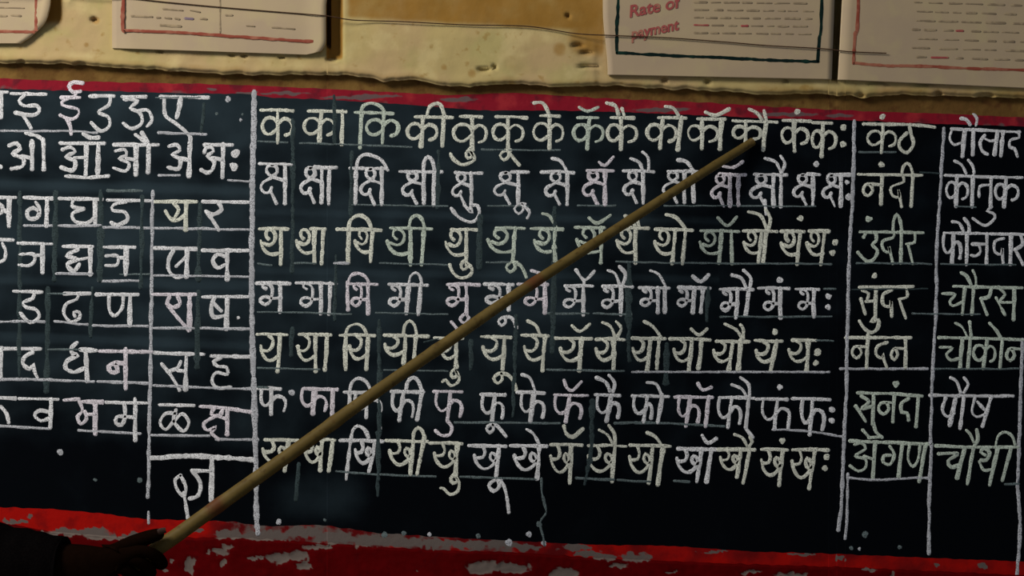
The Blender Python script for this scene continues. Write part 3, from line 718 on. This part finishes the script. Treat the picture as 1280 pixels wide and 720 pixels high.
Wd([(1189, 161), (1230, 163), (1275, 165)], [[(1190, 163), (1187, 173), (1193, 181), (1205, 177)], [(1231, 169), (1225, 178), (1228, 189), (1235, 193)], [(1229, 172), (1237, 176), (1246, 175)], [(1273, 166), (1274, 172), (1263, 175), (1262, 184), (1268, 186), (1272, 196)]] +
   [[(1201, 148), (1208, 149), (1213, 156)], [(1216, 141), (1221, 148), (1220, 157)]], [[(1206, 162), (1203, 196)], [(1217, 162), (1216, 194)], [(1247, 164), (1243, 194)], [(1254, 165), (1251, 195)]], (), 'chalk_white')
Wd([(1181, 219), (1225, 221), (1278, 222)], kk(1183, 1196, 1210, 219, 258) + au(1193, 201)[:1] + [[(1210, 200), (1216, 208), (1218, 217)], [(1238, 231), (1225, 233), (1224, 246)], [(1240, 258), (1234, 264), (1241, 266), (1244, 272), (1232, 282), (1216, 273)]] + kk(1244, 1257, 1273, 222, 259),
   [[(1196, 220), (1195, 258)], [(1216, 220), (1215, 259)], [(1239, 222), (1238, 260)], [(1258, 222), (1255, 259)]], (), 'chalk_white')
Wd([(1180, 291), (1230, 292), (1283, 293)], body('pha', 1179, 1191, 291, 329, 1201) + [[(1190, 277), (1199, 279), (1205, 290)], [(1205, 273), (1211, 281), (1211, 291)], [(1215, 305), (1233, 305)], [(1223, 306), (1226, 314), (1220, 320), (1214, 319)],
   [(1255, 298), (1244, 302), (1244, 315), (1252, 318), (1253, 310), (1254, 329)], [(1276, 294), (1278, 306), (1268, 312)], [(1269, 312), (1279, 331)]], [[(1192, 292), (1190, 329)], [(1209, 292), (1208, 331)], [(1234, 292), (1233, 330)], [(1264, 293), (1263, 331)]], (), 'chalk_white')
Wd([(1192, 358), (1235, 359), (1278, 360)], [[(1178, 367), (1194, 368), (1187, 377), (1191, 382), (1203, 377)], [(1201, 341), (1208, 345), (1214, 356)], [(1216, 338), (1220, 347), (1220, 358)], [(1239, 362), (1236, 371), (1226, 373)], [(1226, 373), (1234, 394)],
   [(1250, 361), (1256, 368), (1250, 377), (1266, 378)], [(1245, 372), (1256, 394)]], [[(1206, 360), (1203, 393)], [(1217, 359), (1215, 393)], [(1268, 361), (1267, 400)]], (), 'chalk_green')
Wd([(1173, 422), (1230, 423), (1283, 425)], [[(1175, 434), (1190, 435), (1183, 443), (1189, 450), (1201, 447)], [(1194, 404), (1203, 409), (1209, 421)], [(1212, 402), (1214, 420)], [(1237, 404), (1246, 414), (1252, 424)], na(1258, 1268, 443, 1280)] + kk(1217, 1232, 1244, 423, 461),
   [[(1203, 423), (1200, 460)], [(1213, 423), (1210, 460)], [(1234, 424), (1229, 461)], [(1253, 424), (1250, 460)]], (), 'chalk_green')
Wd([(1162, 494), (1215, 495), (1267, 495)], [[(1182, 497), (1178, 512), (1184, 521), (1193, 516)], [(1188, 472), (1196, 477), (1201, 491)], [(1205, 472), (1210, 480), (1205, 491)], [(1219, 497), (1215, 514), (1221, 521), (1231, 518)], [(1222, 502), (1231, 512)]],
   [[(1195, 496), (1187, 532)], [(1205, 495), (1200, 536)], [(1239, 496), (1228, 533)]], (), 'chalk_white')
Wd([(1169, 557), (1220, 559), (1273, 559)], [[(1173, 567), (1197, 567), (1185, 576), (1189, 584), (1201, 580)], [(1208, 538), (1213, 543), (1217, 553)], [(1221, 537), (1222, 550), (1217, 558)], [(1232, 569), (1226, 565), (1230, 560), (1237, 566), (1233, 575), (1226, 575)],
   [(1224, 577), (1230, 588), (1241, 586)], arc(1245, 557, 1256, 540, 1269, 556)], [[(1206, 560), (1196, 598)], [(1217, 558), (1209, 605)], [(1247, 560), (1237, 606)], [(1264, 559), (1253, 601)]], (), 'chalk_green')

# ------------------------------------------------------------------ chalk: ruled lines, rubbed guide lines and smudges
def line(name, pts, w, m, wob=0.8, rough=0.3):
    bm = bmesh.new()
    ribbon(bm, pts, w, 0.00005, 0.00035 + random.random() * 0.0001, wob, None, rough)
    obj(name, bm, M[m], board)
D = 'chalk_divider'
line(D, [(191, 239), (190, 300), (189, 411), (186, 567), (185, 622)], 4.4, 'chalk_line')
line(D, [(186, 640), (186, 654)], 3.6, 'chalk_line')
line(D, [(318, 115), (316, 210), (315, 300), (315, 406), (318, 506), (320, 591), (320.6, 640), (322, 667)], 6.6, 'chalk_line')
line(D, [(1068, 151), (1066, 242), (1062, 311), (1059, 422), (1058, 489), (1055, 550), (1052, 626), (1048, 663)], 4.6, 'chalk_line')
line(D, [(1060, 592), (1059, 644), (1056, 674)], 3.4, 'chalk_line')
line(D, [(1180, 160), (1174, 261), (1171, 311), (1170, 390), (1167, 441), (1163, 545), (1164, 560), (1162, 616), (1161, 693)], 4.0, 'chalk_line')
line(D, [(1278, 424), (1276, 489), (1272.5, 597), (1272, 607), (1275, 660), (1271, 722)], 4.4, 'chalk_line')
R_ = 'chalk_rule'
for pts, w, m in (
    ([(0, 164), (80, 164), (122, 166)], 2.6, 'chalk_line'), ([(198, 166), (258, 168)], 3.4, 'chalk_line'), ([(198, 219), (225, 219)], 3, 'chalk_line'), ([(285, 225), (312, 227)], 2.6, 'chalk_line'),
    ([(30, 282), (66, 282)], 3.2, 'chalk_line'), ([(74, 282), (126, 282)], 3.6, 'chalk_line'), ([(127, 284), (190, 285)], 3.4, 'chalk_line'), ([(192, 285), (314, 287)], 3.2, 'chalk_line'),
    ([(134, 238), (178, 239)], 3.0, 'chalk_faint'), ([(70, 342), (116, 342)], 3.4, 'chalk_line'), ([(123, 351), (174, 351)], 3.2, 'chalk_line'), ([(150, 343), (190, 343)], 2.2, 'chalk_faint'), ([(192, 344), (314, 346)], 3, 'chalk_line'),
    ([(-8, 402), (56, 402)], 3.4, 'chalk_line'), ([(68, 402), (110, 406)], 3, 'chalk_line'), ([(116, 407), (185, 408)], 3.2, 'chalk_line'), ([(192, 410), (314, 411)], 3.2, 'chalk_line'),
    ([(-8, 474), (60, 475), (118, 477)], 3.4, 'chalk_line'), ([(122, 477), (187, 479)], 3.8, 'chalk_line'), ([(192, 482), (270, 485), (318, 486)], 3.2, 'chalk_line'), ([(60, 367), (82, 367)], 2.4, 'chalk_faint'), ([(60, 437), (100, 437)], 2.4, 'chalk_faint'),
    ([(-8, 532), (62, 536)], 3.2, 'chalk_line'), ([(98, 538), (176, 542)], 3, 'chalk_line'), ([(190, 544), (262, 545)], 3.2, 'chalk_line'), ([(270, 549), (323, 550)], 3.4, 'chalk_line'),
    ([(188, 573), (240, 570), (319, 575)], 6.0, 'chalk_white'),
    ([(1020, 425), (1042, 426)], 2.4, 'chalk_faint'), ([(790, 465), (870, 465), (1037, 465)], 2.8, 'chalk_line'), ([(966, 537), (1010, 539), (1054, 546)], 2.8, 'chalk_line'), ([(1050, 461), (1160, 461)], 3.2, 'chalk_line'),
    ([(1062, 597), (1098, 600), (1146, 597), (1162, 598)], 2.8, 'chalk_line'), ([(1165, 461), (1274, 461)], 2.6, 'chalk_faint'), ([(1256, 605), (1274, 605)], 3, 'chalk_faint'), ([(685, 392), (736, 392)], 2.8, 'chalk_faint'), ([(742, 392), (790, 393)], 2.8, 'chalk_faint'),
    ([(683, 462), (780, 464)], 2.8, 'chalk_faint'), ([(768, 529), (830, 529), (905, 533)], 3, 'chalk_faint'), ([(568, 528), (700, 529)], 2.8, 'chalk_faint'), ([(770, 327), (870, 329), (1040, 330)], 2.4, 'chalk_faint'),
    ([(322, 177), (360, 178)], 2.2, 'chalk_faint'), ([(375, 179), (440, 181), (515, 184)], 2.4, 'chalk_faint'), ([(602, 187), (700, 188)], 2.2, 'chalk_faint'), ([(322, 329), (340, 332)], 2.4, 'chalk_faint'), ([(368, 329), (395, 329)], 2.4, 'chalk_faint'),
    ([(418, 329), (436, 329)], 3.4, 'chalk_line'), ([(322, 460), (400, 462)], 2.4, 'chalk_faint'), ([(322, 390), (380, 391), (440, 393)], 2.2, 'chalk_faint'), ([(420, 589), (470, 593), (545, 596)], 2.6, 'chalk_faint'), ([(575, 596), (670, 599)], 2.6, 'chalk_faint'),
    ([(720, 598), (768, 600)], 3.2, 'chalk_faint'), ([(772, 600), (813, 602)], 2.8, 'chalk_faint'), ([(843, 601), (862, 602)], 3.2, 'chalk_faint'), ([(610, 257), (660, 258)], 2.4, 'chalk_faint'), ([(722, 257), (770, 257)], 2.4, 'chalk_faint'),
    ([(440, 256), (560, 258)], 2.2, 'chalk_faint'), ([(830, 257), (1020, 258)], 2.0, 'chalk_faint'), ([(608, 328), (640, 328)], 2.8, 'chalk_faint'), ([(475, 329), (560, 331)], 2.2, 'chalk_faint'), ([(470, 391), (560, 393)], 2.2, 'chalk_faint'),
    ([(480, 462), (560, 464)], 2.2, 'chalk_faint'), ([(900, 396), (1040, 396)], 2.4, 'chalk_faint'), ([(1074, 190), (1120, 190)], 2.4, 'chalk_faint'), ([(1070, 329), (1110, 329), (1165, 330)], 2.4, 'chalk_faint'), ([(1176, 330), (1270, 331)], 2.2, 'chalk_faint'),
    ([(1140, 392), (1225, 393)], 2.2, 'chalk_faint'), ([(1150, 215), (1180, 218)], 2.0, 'chalk_ghost'), ([(1195, 258), (1220, 259)], 2.4, 'chalk_faint'), ([(1065, 362), (1160, 361)], 2.0, 'chalk_ghost'), ([(1030, 361), (1045, 361)], 2.2, 'chalk_faint'),
    ([(322, 484), (335, 485)], 2.6, 'chalk_faint'), ([(530, 428), (548, 423)], 2.0, 'chalk_ghost'), ([(195, 122), (250, 122)], 2.0, 'chalk_faint')):
    line(R_, pts, w, m)
# rubbed-out cell dividers
for pts, w in (([(366, 150), (366, 250), (365, 340)], 5), ([(420, 320), (418, 400)], 4), ([(365, 410), (364, 445)], 6), ([(474, 400), (474, 470), (474, 600)], 5), ([(440, 190), (438, 270)], 4), ([(600, 270), (599, 335)], 8),
               ([(589, 425), (589, 462)], 5), ([(645, 395), (643, 470), (641, 520)], 5), ([(693, 260), (692, 360), (690, 440)], 6), ([(740, 500), (739, 560), (731, 605)], 6), ([(786, 330), (786, 420), (787, 450)], 7), ([(548, 190), (547, 260)], 5),
               ([(833, 430), (833, 480)], 6), ([(885, 360), (884, 400)], 6), ([(373, 580), (370, 625)], 6), ([(25, 240), (24, 470)], 5), ([(70, 240), (68, 350)], 6), ([(126, 240), (125, 350)], 7), ([(60, 360), (58, 490)], 6), ([(115, 360), (113, 420)], 5),
               ([(178, 245), (176, 360)], 5), ([(250, 255), (248, 350)], 6), ([(248, 365), (246, 460)], 6), ([(255, 130), (252, 165)], 5), ([(418, 120), (418, 180)], 5), ([(472, 540), (472, 620)], 4)):
    line('rubbed_guide_line', pts, w, 'chalk_ghost', 1.2, 0.5)
line('chalk_drip', [(676, 598), (677, 615), (683, 640), (676, 652), (678, 668), (680, 682)], 3.0, 'chalk_faint', 1.5, 0.5)
for u, v, r in ((75, 565, 4), (119, 600, 2.2), (175, 600, 3.2), (480, 669, 4), (505, 667, 3), (537, 668, 2.4), (636, 678, 4.5), (674, 655, 3.5), (661, 668, 4), (348, 652, 4), (406, 650, 2), (1064, 685, 2.6), (1074, 686, 2), (1082, 668, 4), (598, 670, 3),
                (271, 142, 2), (301, 150, 2), (303, 143, 1.6), (285, 124, 4), (365, 490, 4), (475, 535, 2.6), (472, 610, 2), (1125, 684, 2.5), (680, 679, 3.5)):
    bm = bmesh.new()
    dot(bm, u, v, r, 0.00005)
    obj('chalk_smudge', bm, M[random.choice(['chalk_line', 'chalk_faint'])], board)

# ------------------------------------------------------------------ the four printed charts on the wall above
def chart(label, us, vtop, bot, right=None, left=None, hf=None, thick=0.003, group='printed charts above the board'):
    """Card sheet; bot(u) is its lower edge, right(v)/left(v) its side edges."""
    root = thing('wall_chart', label, 'poster', P((us[0] + us[1]) / 2, bot((us[0] + us[1]) / 2), 0.018), group)
    n, k = 40, 36
    bm = bmesh.new()
    vs = []
    for j in range(k + 1):
        row = []
        for i in range(n + 1):
            t = i / n
            vb = bot(us[0] + (us[1] - us[0]) * t)
            v = vtop + (vb - vtop) * (1 - (1 - j / k) ** 2.2)
            l = left(v) if left else us[0]
            r = right(v) if right else us[1]
            u = l + (r - l) * t
            row.append(bm.verts.new(P(u, v, hf(u, v))))
        vs.append(row)
    for a, b in zip(vs, vs[1:]):
        for i in range(n):
            bm.faces.new((a[i], b[i], b[i + 1], a[i + 1]))
    o = obj('sheet', bm, [M['paper'], M['paper_edge']], root)
    s = o.modifiers.new('thickness', 'SOLIDIFY')
    s.thickness = thick
    s.offset = -1
    s.material_offset_rim = 1
    return root

def prints(name, root, lines, m, h, wob=0.4, rough=0.3):
    bm = bmesh.new()
    for pts, w in lines:
        ribbon(bm, pts, w, h, h + 0.0002, wob, None, rough)
    return obj(name, bm, M[m], root)

H_C = 0.0235
def flat(h):
    return lambda u, v: h
# first chart, corner curling off the wall
r1 = lambda v: 62 - 3 * smooth(0, 20, v) - 34 * max(0.0, (v - 14) / 40) ** 2.0
c1 = chart('red bordered chart leftmost, its lower corner curling and worn round', (-260, 62), -330, lambda u: 54 if u < 25 else 54, r1, None,
           lambda u, v: H_C + 0.010 * smooth(46, 64, u) * smooth(-60, 10, v) + 0.002 * smooth(10, 50, u) * smooth(40, 55, v))
prints('printed_border', c1, [([(46, -300), (46, -100), (45, 38)], 4.0), ([(-240, 36), (-100, 38), (43, 40)], 3.6)], 'ink_red', H_C + 0.0003, 0.4)
prints('printed_lettering', c1, [([(-30, 9), (30, 10)], 1.6), ([(-30, 19), (8, 20)], 3.0), ([(14, 19), (26, 20)], 2.6), ([(-30, 2), (10, 3)], 1.6), ([(-60, -12), (32, -10)], 2.4), ([(-90, -30), (32, -28)], 2.4)], 'ink_grey', H_C + 0.0003)
# second chart
b2 = lambda u: 60 + (u - 140) * 0.032 - 5 * smooth(398, 408, u)
r2 = lambda v: 409 - 2.0 * smooth(-10, 10, v) - 9 * max(0.0, (v - 50) / 16) ** 2 if v > 50 else 409 - 2.0 * smooth(-10, 10, v)
c2 = chart('cream chart with thin red border and ruled column beside the dark groove', (140, 409), -330, b2, r2, None, lambda u, v: H_C + 0.004 * smooth(380, 410, u) - 0.004 * (1 - smooth(140, 165, u)))
prints('printed_border', c2, [([(156, -300), (155, -40), (153, 30), (155, 39)], 4.2), ([(156, 38), (230, 41), (300, 46), (392, 52)], 3.8), ([(395, -300), (395, 0), (393, 52)], 3.8)], 'ink_red', H_C + 0.0012, 0.5)
prints('ruled_column', c2, [([(275, -300), (275, 0), (275, 41)], 2.4)], 'ink_grey', H_C + 0.0003)
tl = [([(164, 20), (178, 20.5), (190, 21)], 2.4), ([(196, 22), (200, 22)], 2.4), ([(206, 22), (214, 23)], 1.8), ([(219, 23), (224, 24)], 3), ([(250, 23), (258, 24)], 2.8), ([(200, 31), (226, 33)], 3.4), ([(204, 11), (228, 13)], 2.2), ([(238, 13), (250, 15)], 2),
      ([(282, 19), (290, 19)], 2.6), ([(308, 32), (318, 33)], 1.6), ([(340, 34), (368, 36)], 2.0)]
for k in range(9):
    v0 = -8 - k * 11
    for x in range(5):
        tl.append(([(170 + x * 20, v0 + x * 0.4), (170 + x * 20 + random.uniform(8, 15), v0 + x * 0.4 + 0.4)], 2.2))
    for x in range(5):
        tl.append(([(284 + x * 20, v0 + 4 + x * 0.4), (284 + x * 20 + random.uniform(8, 15), v0 + 4.4 + x * 0.4)], 2.2))
prints('printed_lettering', c2, tl, 'ink_grey', H_C + 0.0006)
prints('violet_lettering', c2, [([(231, 23), (241, 23.5)], 3.2)], 'ink_violet', H_C + 0.0004)
# third chart
b3 = lambda u: 93 + (u - 757) * 0.020
l3 = lambda v: 754 + 6 * smooth(10, 90, v)
r3 = lambda v: 1043.5 - (v + 10) * 0.035
c3 = chart('chart with dark green border and slanting red words', (757, 1043), -330, b3, r3, l3, flat(H_C + 0.002), 0.008)
hz = H_C + 0.0024
prints('printed_border', c3, [([(774, -300), (773, -20), (771, 30), (771, 66)], 4.4), ([(771, 66), (830, 69), (900, 72), (960, 75), (1023, 77)], 3.8), ([(1028, -300), (1027, 0), (1024, 50), (1022, 76)], 3.8)], 'ink_green', hz, 0.5)
tl, tr = [], []
for k in range(10):
    v0 = 43 - k * 9.6
    x = 868.0
    while x < 1014:
        ww = random.uniform(7, 20)
        (tr if random.random() < 0.06 else tl).append(([(x, v0 + (x - 868) * 0.012 - 2), (min(1018, x + ww), v0 + (x + ww - 868) * 0.012 - 2)], random.uniform(1.6, 2.8)))
        x += ww + random.uniform(4, 8)
prints('printed_lettering', c3, tl, 'ink_grey', hz)
prints('red_printed_lettering', c3, tr, 'ink_rose', hz)
def words(text, u, v, size_px, ang, parent, m, h, squash=1.0):
    cu = bpy.data.curves.new('lettering', 'FONT')
    cu.body = text
    cu.size = size_px * PX * (DIST - h) / DIST
    cu.shear = 0.25
    cu.offset = 0.0006
    cu.extrude = 0.0001
    t = bpy.data.objects.new('lettering_tmp', cu)
    C.objects.link(t)
    me = bpy.data.meshes.new_from_object(t.evaluated_get(bpy.context.evaluated_depsgraph_get()))
    bpy.data.objects.remove(t)
    o0, ex, ey = P(u, v, h), None, None
    ex = (P(u + 10, v, h) - o0).normalized()
    ey = (P(u, v - 10, h) - o0).normalized()
    ca, sa = math.cos(ang), math.sin(ang)
    for vert in me.vertices:
        x, y, z = vert.co.x * squash, vert.co.y, vert.co.z
        vert.co = o0 + ex * (x * ca - y * sa) + ey * (x * sa + y * ca) + Vector((0, -z, 0))
    me.materials.append(M[m])
    o = bpy.data.objects.new('red_lettering', me)
    C.objects.link(o)
    o.parent = parent
    o.matrix_parent_inverse = Matrix.Translation(parent.location).inverted()
words('Rate of', 786, 22, 21, 0.20, c3, 'ink_rose', hz + 0.0003, 1.04)
words('payment', 789, 49, 19, 0.20, c3, 'ink_rose', hz + 0.0003, 0.92)
# fourth chart
b4 = lambda u: 99 + (u - 1048) * 0.045
l4 = lambda v: 1054 - (v + 5) * 0.055
c4 = chart('red bordered chart of grey print, rightmost beyond the black gap', (1050, 1560), -330, b4, None, l4, flat(H_C + 0.002), 0.008)
prints('printed_border', c4, [([(1074, -300), (1073, 0), (1069, 45), (1067, 79)], 4.0), ([(1068, 79), (1110, 82), (1160, 83), (1200, 85), (1290, 88), (1530, 96)], 3.6)], 'ink_red', hz, 0.5)
tl, tr = [], []
for k in range(12):
    v0 = 71 - k * 11.4
    x = 1140.0 + random.uniform(0, 8)
    while x < 1500:
        ww = random.uniform(8, 24)
        (tr if random.random() < 0.06 else tl).append(([(x, v0 + (x - 1140) * 0.03), (x + ww, v0 + (x + ww - 1140) * 0.03)], random.uniform(1.6, 3.0)))
        x += ww + random.uniform(4, 14)
prints('printed_lettering', c4, tl, 'ink_grey', hz)
prints('red_printed_lettering', c4, tr, 'ink_rose', hz)

# ------------------------------------------------------------------ the twine across the charts
def tube(bm, pts, rad, n=8, cap=True):
    rings = []
    for i, p in enumerate(pts):
        a, b = pts[max(0, i - 1)], pts[min(len(pts) - 1, i + 1)]
        t = (b - a).normalized()
        x = t.cross(Vector((0, -1, 0.1))).normalized()
        y = t.cross(x)
        r = rad[i] if isinstance(rad, list) else rad
        rings.append([bm.verts.new(p + (x * math.cos(2 * math.pi * k / n) + y * math.sin(2 * math.pi * k / n)) * r) for k in range(n)])
    for a, b in zip(rings, rings[1:]):
        for k in range(n):
            bm.faces.new((a[k - 1], a[k], b[k], b[k - 1]))
    if cap:
        bm.faces.new(rings[0])
        bm.faces.new(rings[-1][::-1])
    return rings
bm = bmesh.new()
tp = catmull([(-120, -14), (60, -8), (150, -3), (210, 3), (275, 9), (335, 14), (409, 20), (440, 25), (500, 27), (580, 31), (660, 33), (720, 42), (770, 44.5), (830, 47), (900, 52), (960, 57), (1030, 61), (1060, 64.5), (1108, 66.5)], 8)
def twine_h(u):
    if u < 405:
        return H_C + 0.0014 + 0.004 * smooth(375, 400, u) + (0.010 if u < 80 else 0)
    base = 0.0265 - 0.0065 * smooth(412, 470, u) + 0.0085 * smooth(690, 752, u)
    return base
tube(bm, [P(u, v, twine_h(u)) for u, v in tp], 0.0009, 6)
tag(obj('twine', bm, M['thread']), 'thin dark twine stretched across the charts and bare plaster', 'string')

# ------------------------------------------------------------------ the cane pointer
A, B = P(196, 687, 0.300), P(941, 177, 0.0085)
N = 90
pts, rad, nodev = [], [], []
knots = [0.02, 0.13, 0.30, 0.455, 0.615, 0.78, 0.93]
E0 = A - (B - A) * 0.05           # the butt runs on inside the fist
perp = Vector((0, 0, -1))
for i in range(N + 1):
    t = i / N
    p = E0.lerp(B, t)
    p += Vector((0.0, 0.0, 0.0130 * math.sin(math.pi * max(0.0, (t - 0.08) / 0.92)))) + Vector((0, 0, 0.0016 * noise.noise(Vector((t * 6, 0, 0)))))
    r = 0.0101 + (0.0066 - 0.0101) * t
    k = max(math.exp(-((t - q) / 0.006) ** 2) for q in knots)
    pts.append(p)
    rad.append(r * (1 + 0.09 * k + 0.03 * noise.noise(Vector((t * 14, 3, 0)))))
    nodev.append(max((0.75 if q in (0.13, 0.615) else 0.35) * math.exp(-((t - q) / (0.018 if q in (0.13, 0.615) else 0.008)) ** 2) for q in knots))
bm = bmesh.new()
rings = tube(bm, pts, rad, 14, False)
fa = bm.faces.new(rings[0]); fb = bm.faces.new(rings[-1][::-1])
fa.material_index = fb.material_index = 1
stick = obj('pointer_stick', bm, [M['wood'], M['wood_end']])
at = stick.data.attributes.new('node', 'FLOAT', 'POINT')
at.data.foreach_set('value', [nodev[i // 14] for i in range(len(stick.data.vertices))])
tag(stick, 'long brown cane pointer held slantwise across the chalk letters', 'pointer stick')

# ------------------------------------------------------------------ the person holding the pointer: forearm and hand reaching in from the left
def skin_obj(name, verts, edges, radii, m, parent=None, sub=2):
    me = bpy.data.meshes.new(name)
    me.from_pydata(verts, edges, [])
    o = bpy.data.objects.new(name, me)
    C.objects.link(o)
    sk = o.modifiers.new('skin', 'SKIN')
    sk.use_smooth_shade = True
    for i, r in enumerate(radii):
        d = me.skin_vertices[0].data[i]
        d.radius = r if isinstance(r, tuple) else (r, r)
        d.use_root = (i == 0)
    ss = o.modifiers.new('smooth', 'SUBSURF')
    ss.levels = ss.render_levels = sub
    dg = bpy.context.evaluated_depsgraph_get()
    bm = bmesh.new()
    bm.from_object(o, dg)
    bpy.data.objects.remove(o)
    bmesh.ops.recalc_face_normals(bm, faces=bm.faces)
    return obj(name, bm, m, parent)

mm = 0.001
V, Ed, Rd = [], [], []
def add(p, r, prev=None):
    V.append(P(*p)); Rd.append(r)
    if prev is not None:
        Ed.append((prev, len(V) - 1))
    return len(V) - 1
palm = add((134, 704, 0.346), 27 * mm)
wrist = add((98, 705, 0.346), 29 * mm, palm)
f1 = add((50, 709, 0.345), 33 * mm, wrist)
f2 = add((-40, 720, 0.345), 34 * mm, f1)
f3 = add((-150, 735, 0.352), 38 * mm, f2)
elbow = add((-235, 752, 0.375), 38 * mm, f3)
u1 = add((-300, 700, 0.44), 42 * mm, elbow)
u2 = add((-370, 640, 0.52), 46 * mm, u1)
# four fingers closing round the cane, each shifted back along it
for k, (sc_, rr) in enumerate(((1.0, 8.6), (1.02, 8.8), (0.97, 8.4), (0.84, 7.4))):
    du, dv = -15.0 * k, 10.5 * k
    q = add((152 + du * 0.8, 698 + dv * 0.8, 0.342 + 0.003 * k), 13 * mm, palm)
    for (u, v, h, r) in ((172, 688, 0.334, rr + 0.8), (187, 690, 0.331, rr), (200, 699, 0.322, rr - 0.2), (204, 706, 0.304, rr - 0.8), (196, 705, 0.286, rr - 1.4), (186, 698, 0.280, rr - 1.8)):
        u2_, v2_ = 172 + (u - 172) * sc_ + du, 688 + (v - 688) * sc_ + dv
        q = add((u2_, v2_, h + 0.0058 * k), r * mm, q)
# the thumb lies along the top of the cane
q = add((143, 694, 0.337), 16 * mm, palm)
for (u, v, h, r) in ((158, 683, 0.318, 12.5), (176, 675, 0.317, 11.0), (193, 669, 0.317, 9.5), (206, 666, 0.316, 7.5)):
    q = add((u, v, h), r * mm, q)
person = skin_obj('person', V, Ed, Rd, M['skin'])
tag(person, "person's dark forearm in a black sleeve reaching in with hand gripping the cane", 'person')
# thumb nail
bm = bmesh.new()
c = P(202, 664.0, 0.3268)
ax = (P(206, 666, 0.316) - P(193, 669, 0.317)).normalized()
vs = []
for i in range(7):
    a = (i - 3) / 3
    for j in range(5):
        b = (j - 2) / 2
        vs.append(bm.verts.new(c + ax * (0.0055 * a) + Vector((0, 0, 1)).cross(ax).cross(ax) * (-0.0042 * b * math.sqrt(1 - 0.4 * a * a)) + Vector((0, 0.0016 * b * b, 0))))
for i in range(6):
    for j in range(4):
        bm.faces.new((vs[i * 5 + j], vs[i * 5 + j + 1], vs[(i + 1) * 5 + j + 1], vs[(i + 1) * 5 + j]))
obj('thumb_nail', bm, M['nail'], person)
# sleeve
bm = bmesh.new()
sp = [(80, 711, 0.346, 38), (76, 711, 0.346, 40), (50, 710, 0.345, 46), (20, 709, 0.345, 53), (-20, 710, 0.346, 62), (-80, 720, 0.348, 66), (-150, 735, 0.352, 60), (-215, 748, 0.372, 60), (-245, 745, 0.39, 62), (-290, 708, 0.43, 64), (-335, 668, 0.485, 68), (-385, 628, 0.54, 72)]
sp2 = []
for a, b in zip(sp, sp[1:]):
    for k in range(5):
        t = k / 5
        sp2.append(tuple(a[i] + (b[i] - a[i]) * t for i in range(4)))
sp2.append(sp[-1])
pts = [P(u, v, h) for u, v, h, r in sp2]
rad = [r * mm * (1 + 0.05 * noise.noise(Vector((i * 0.45, 1.5, 0)))) for i, (u, v, h, r) in enumerate(sp2)]
rings = tube(bm, pts, rad, 24, False)
for i, rg in enumerate(rings):
    for k, v in enumerate(rg):
        v.co += (v.co - pts[i]) * 0.10 * noise.noise(Vector((i * 0.35, math.cos(k / 24 * 6.283) * 1.5, math.sin(k / 24 * 6.283) * 1.5)))
inner = [bm.verts.new(pts[1] + (v.co - pts[0]) * 0.80) for v in rings[0]]
for k in range(24):
    bm.faces.new((inner[k - 1], inner[k], rings[0][k], rings[0][k - 1]))
bm.faces.new(rings[-1][::-1])
obj('sleeve', bm, M['cloth'], person)
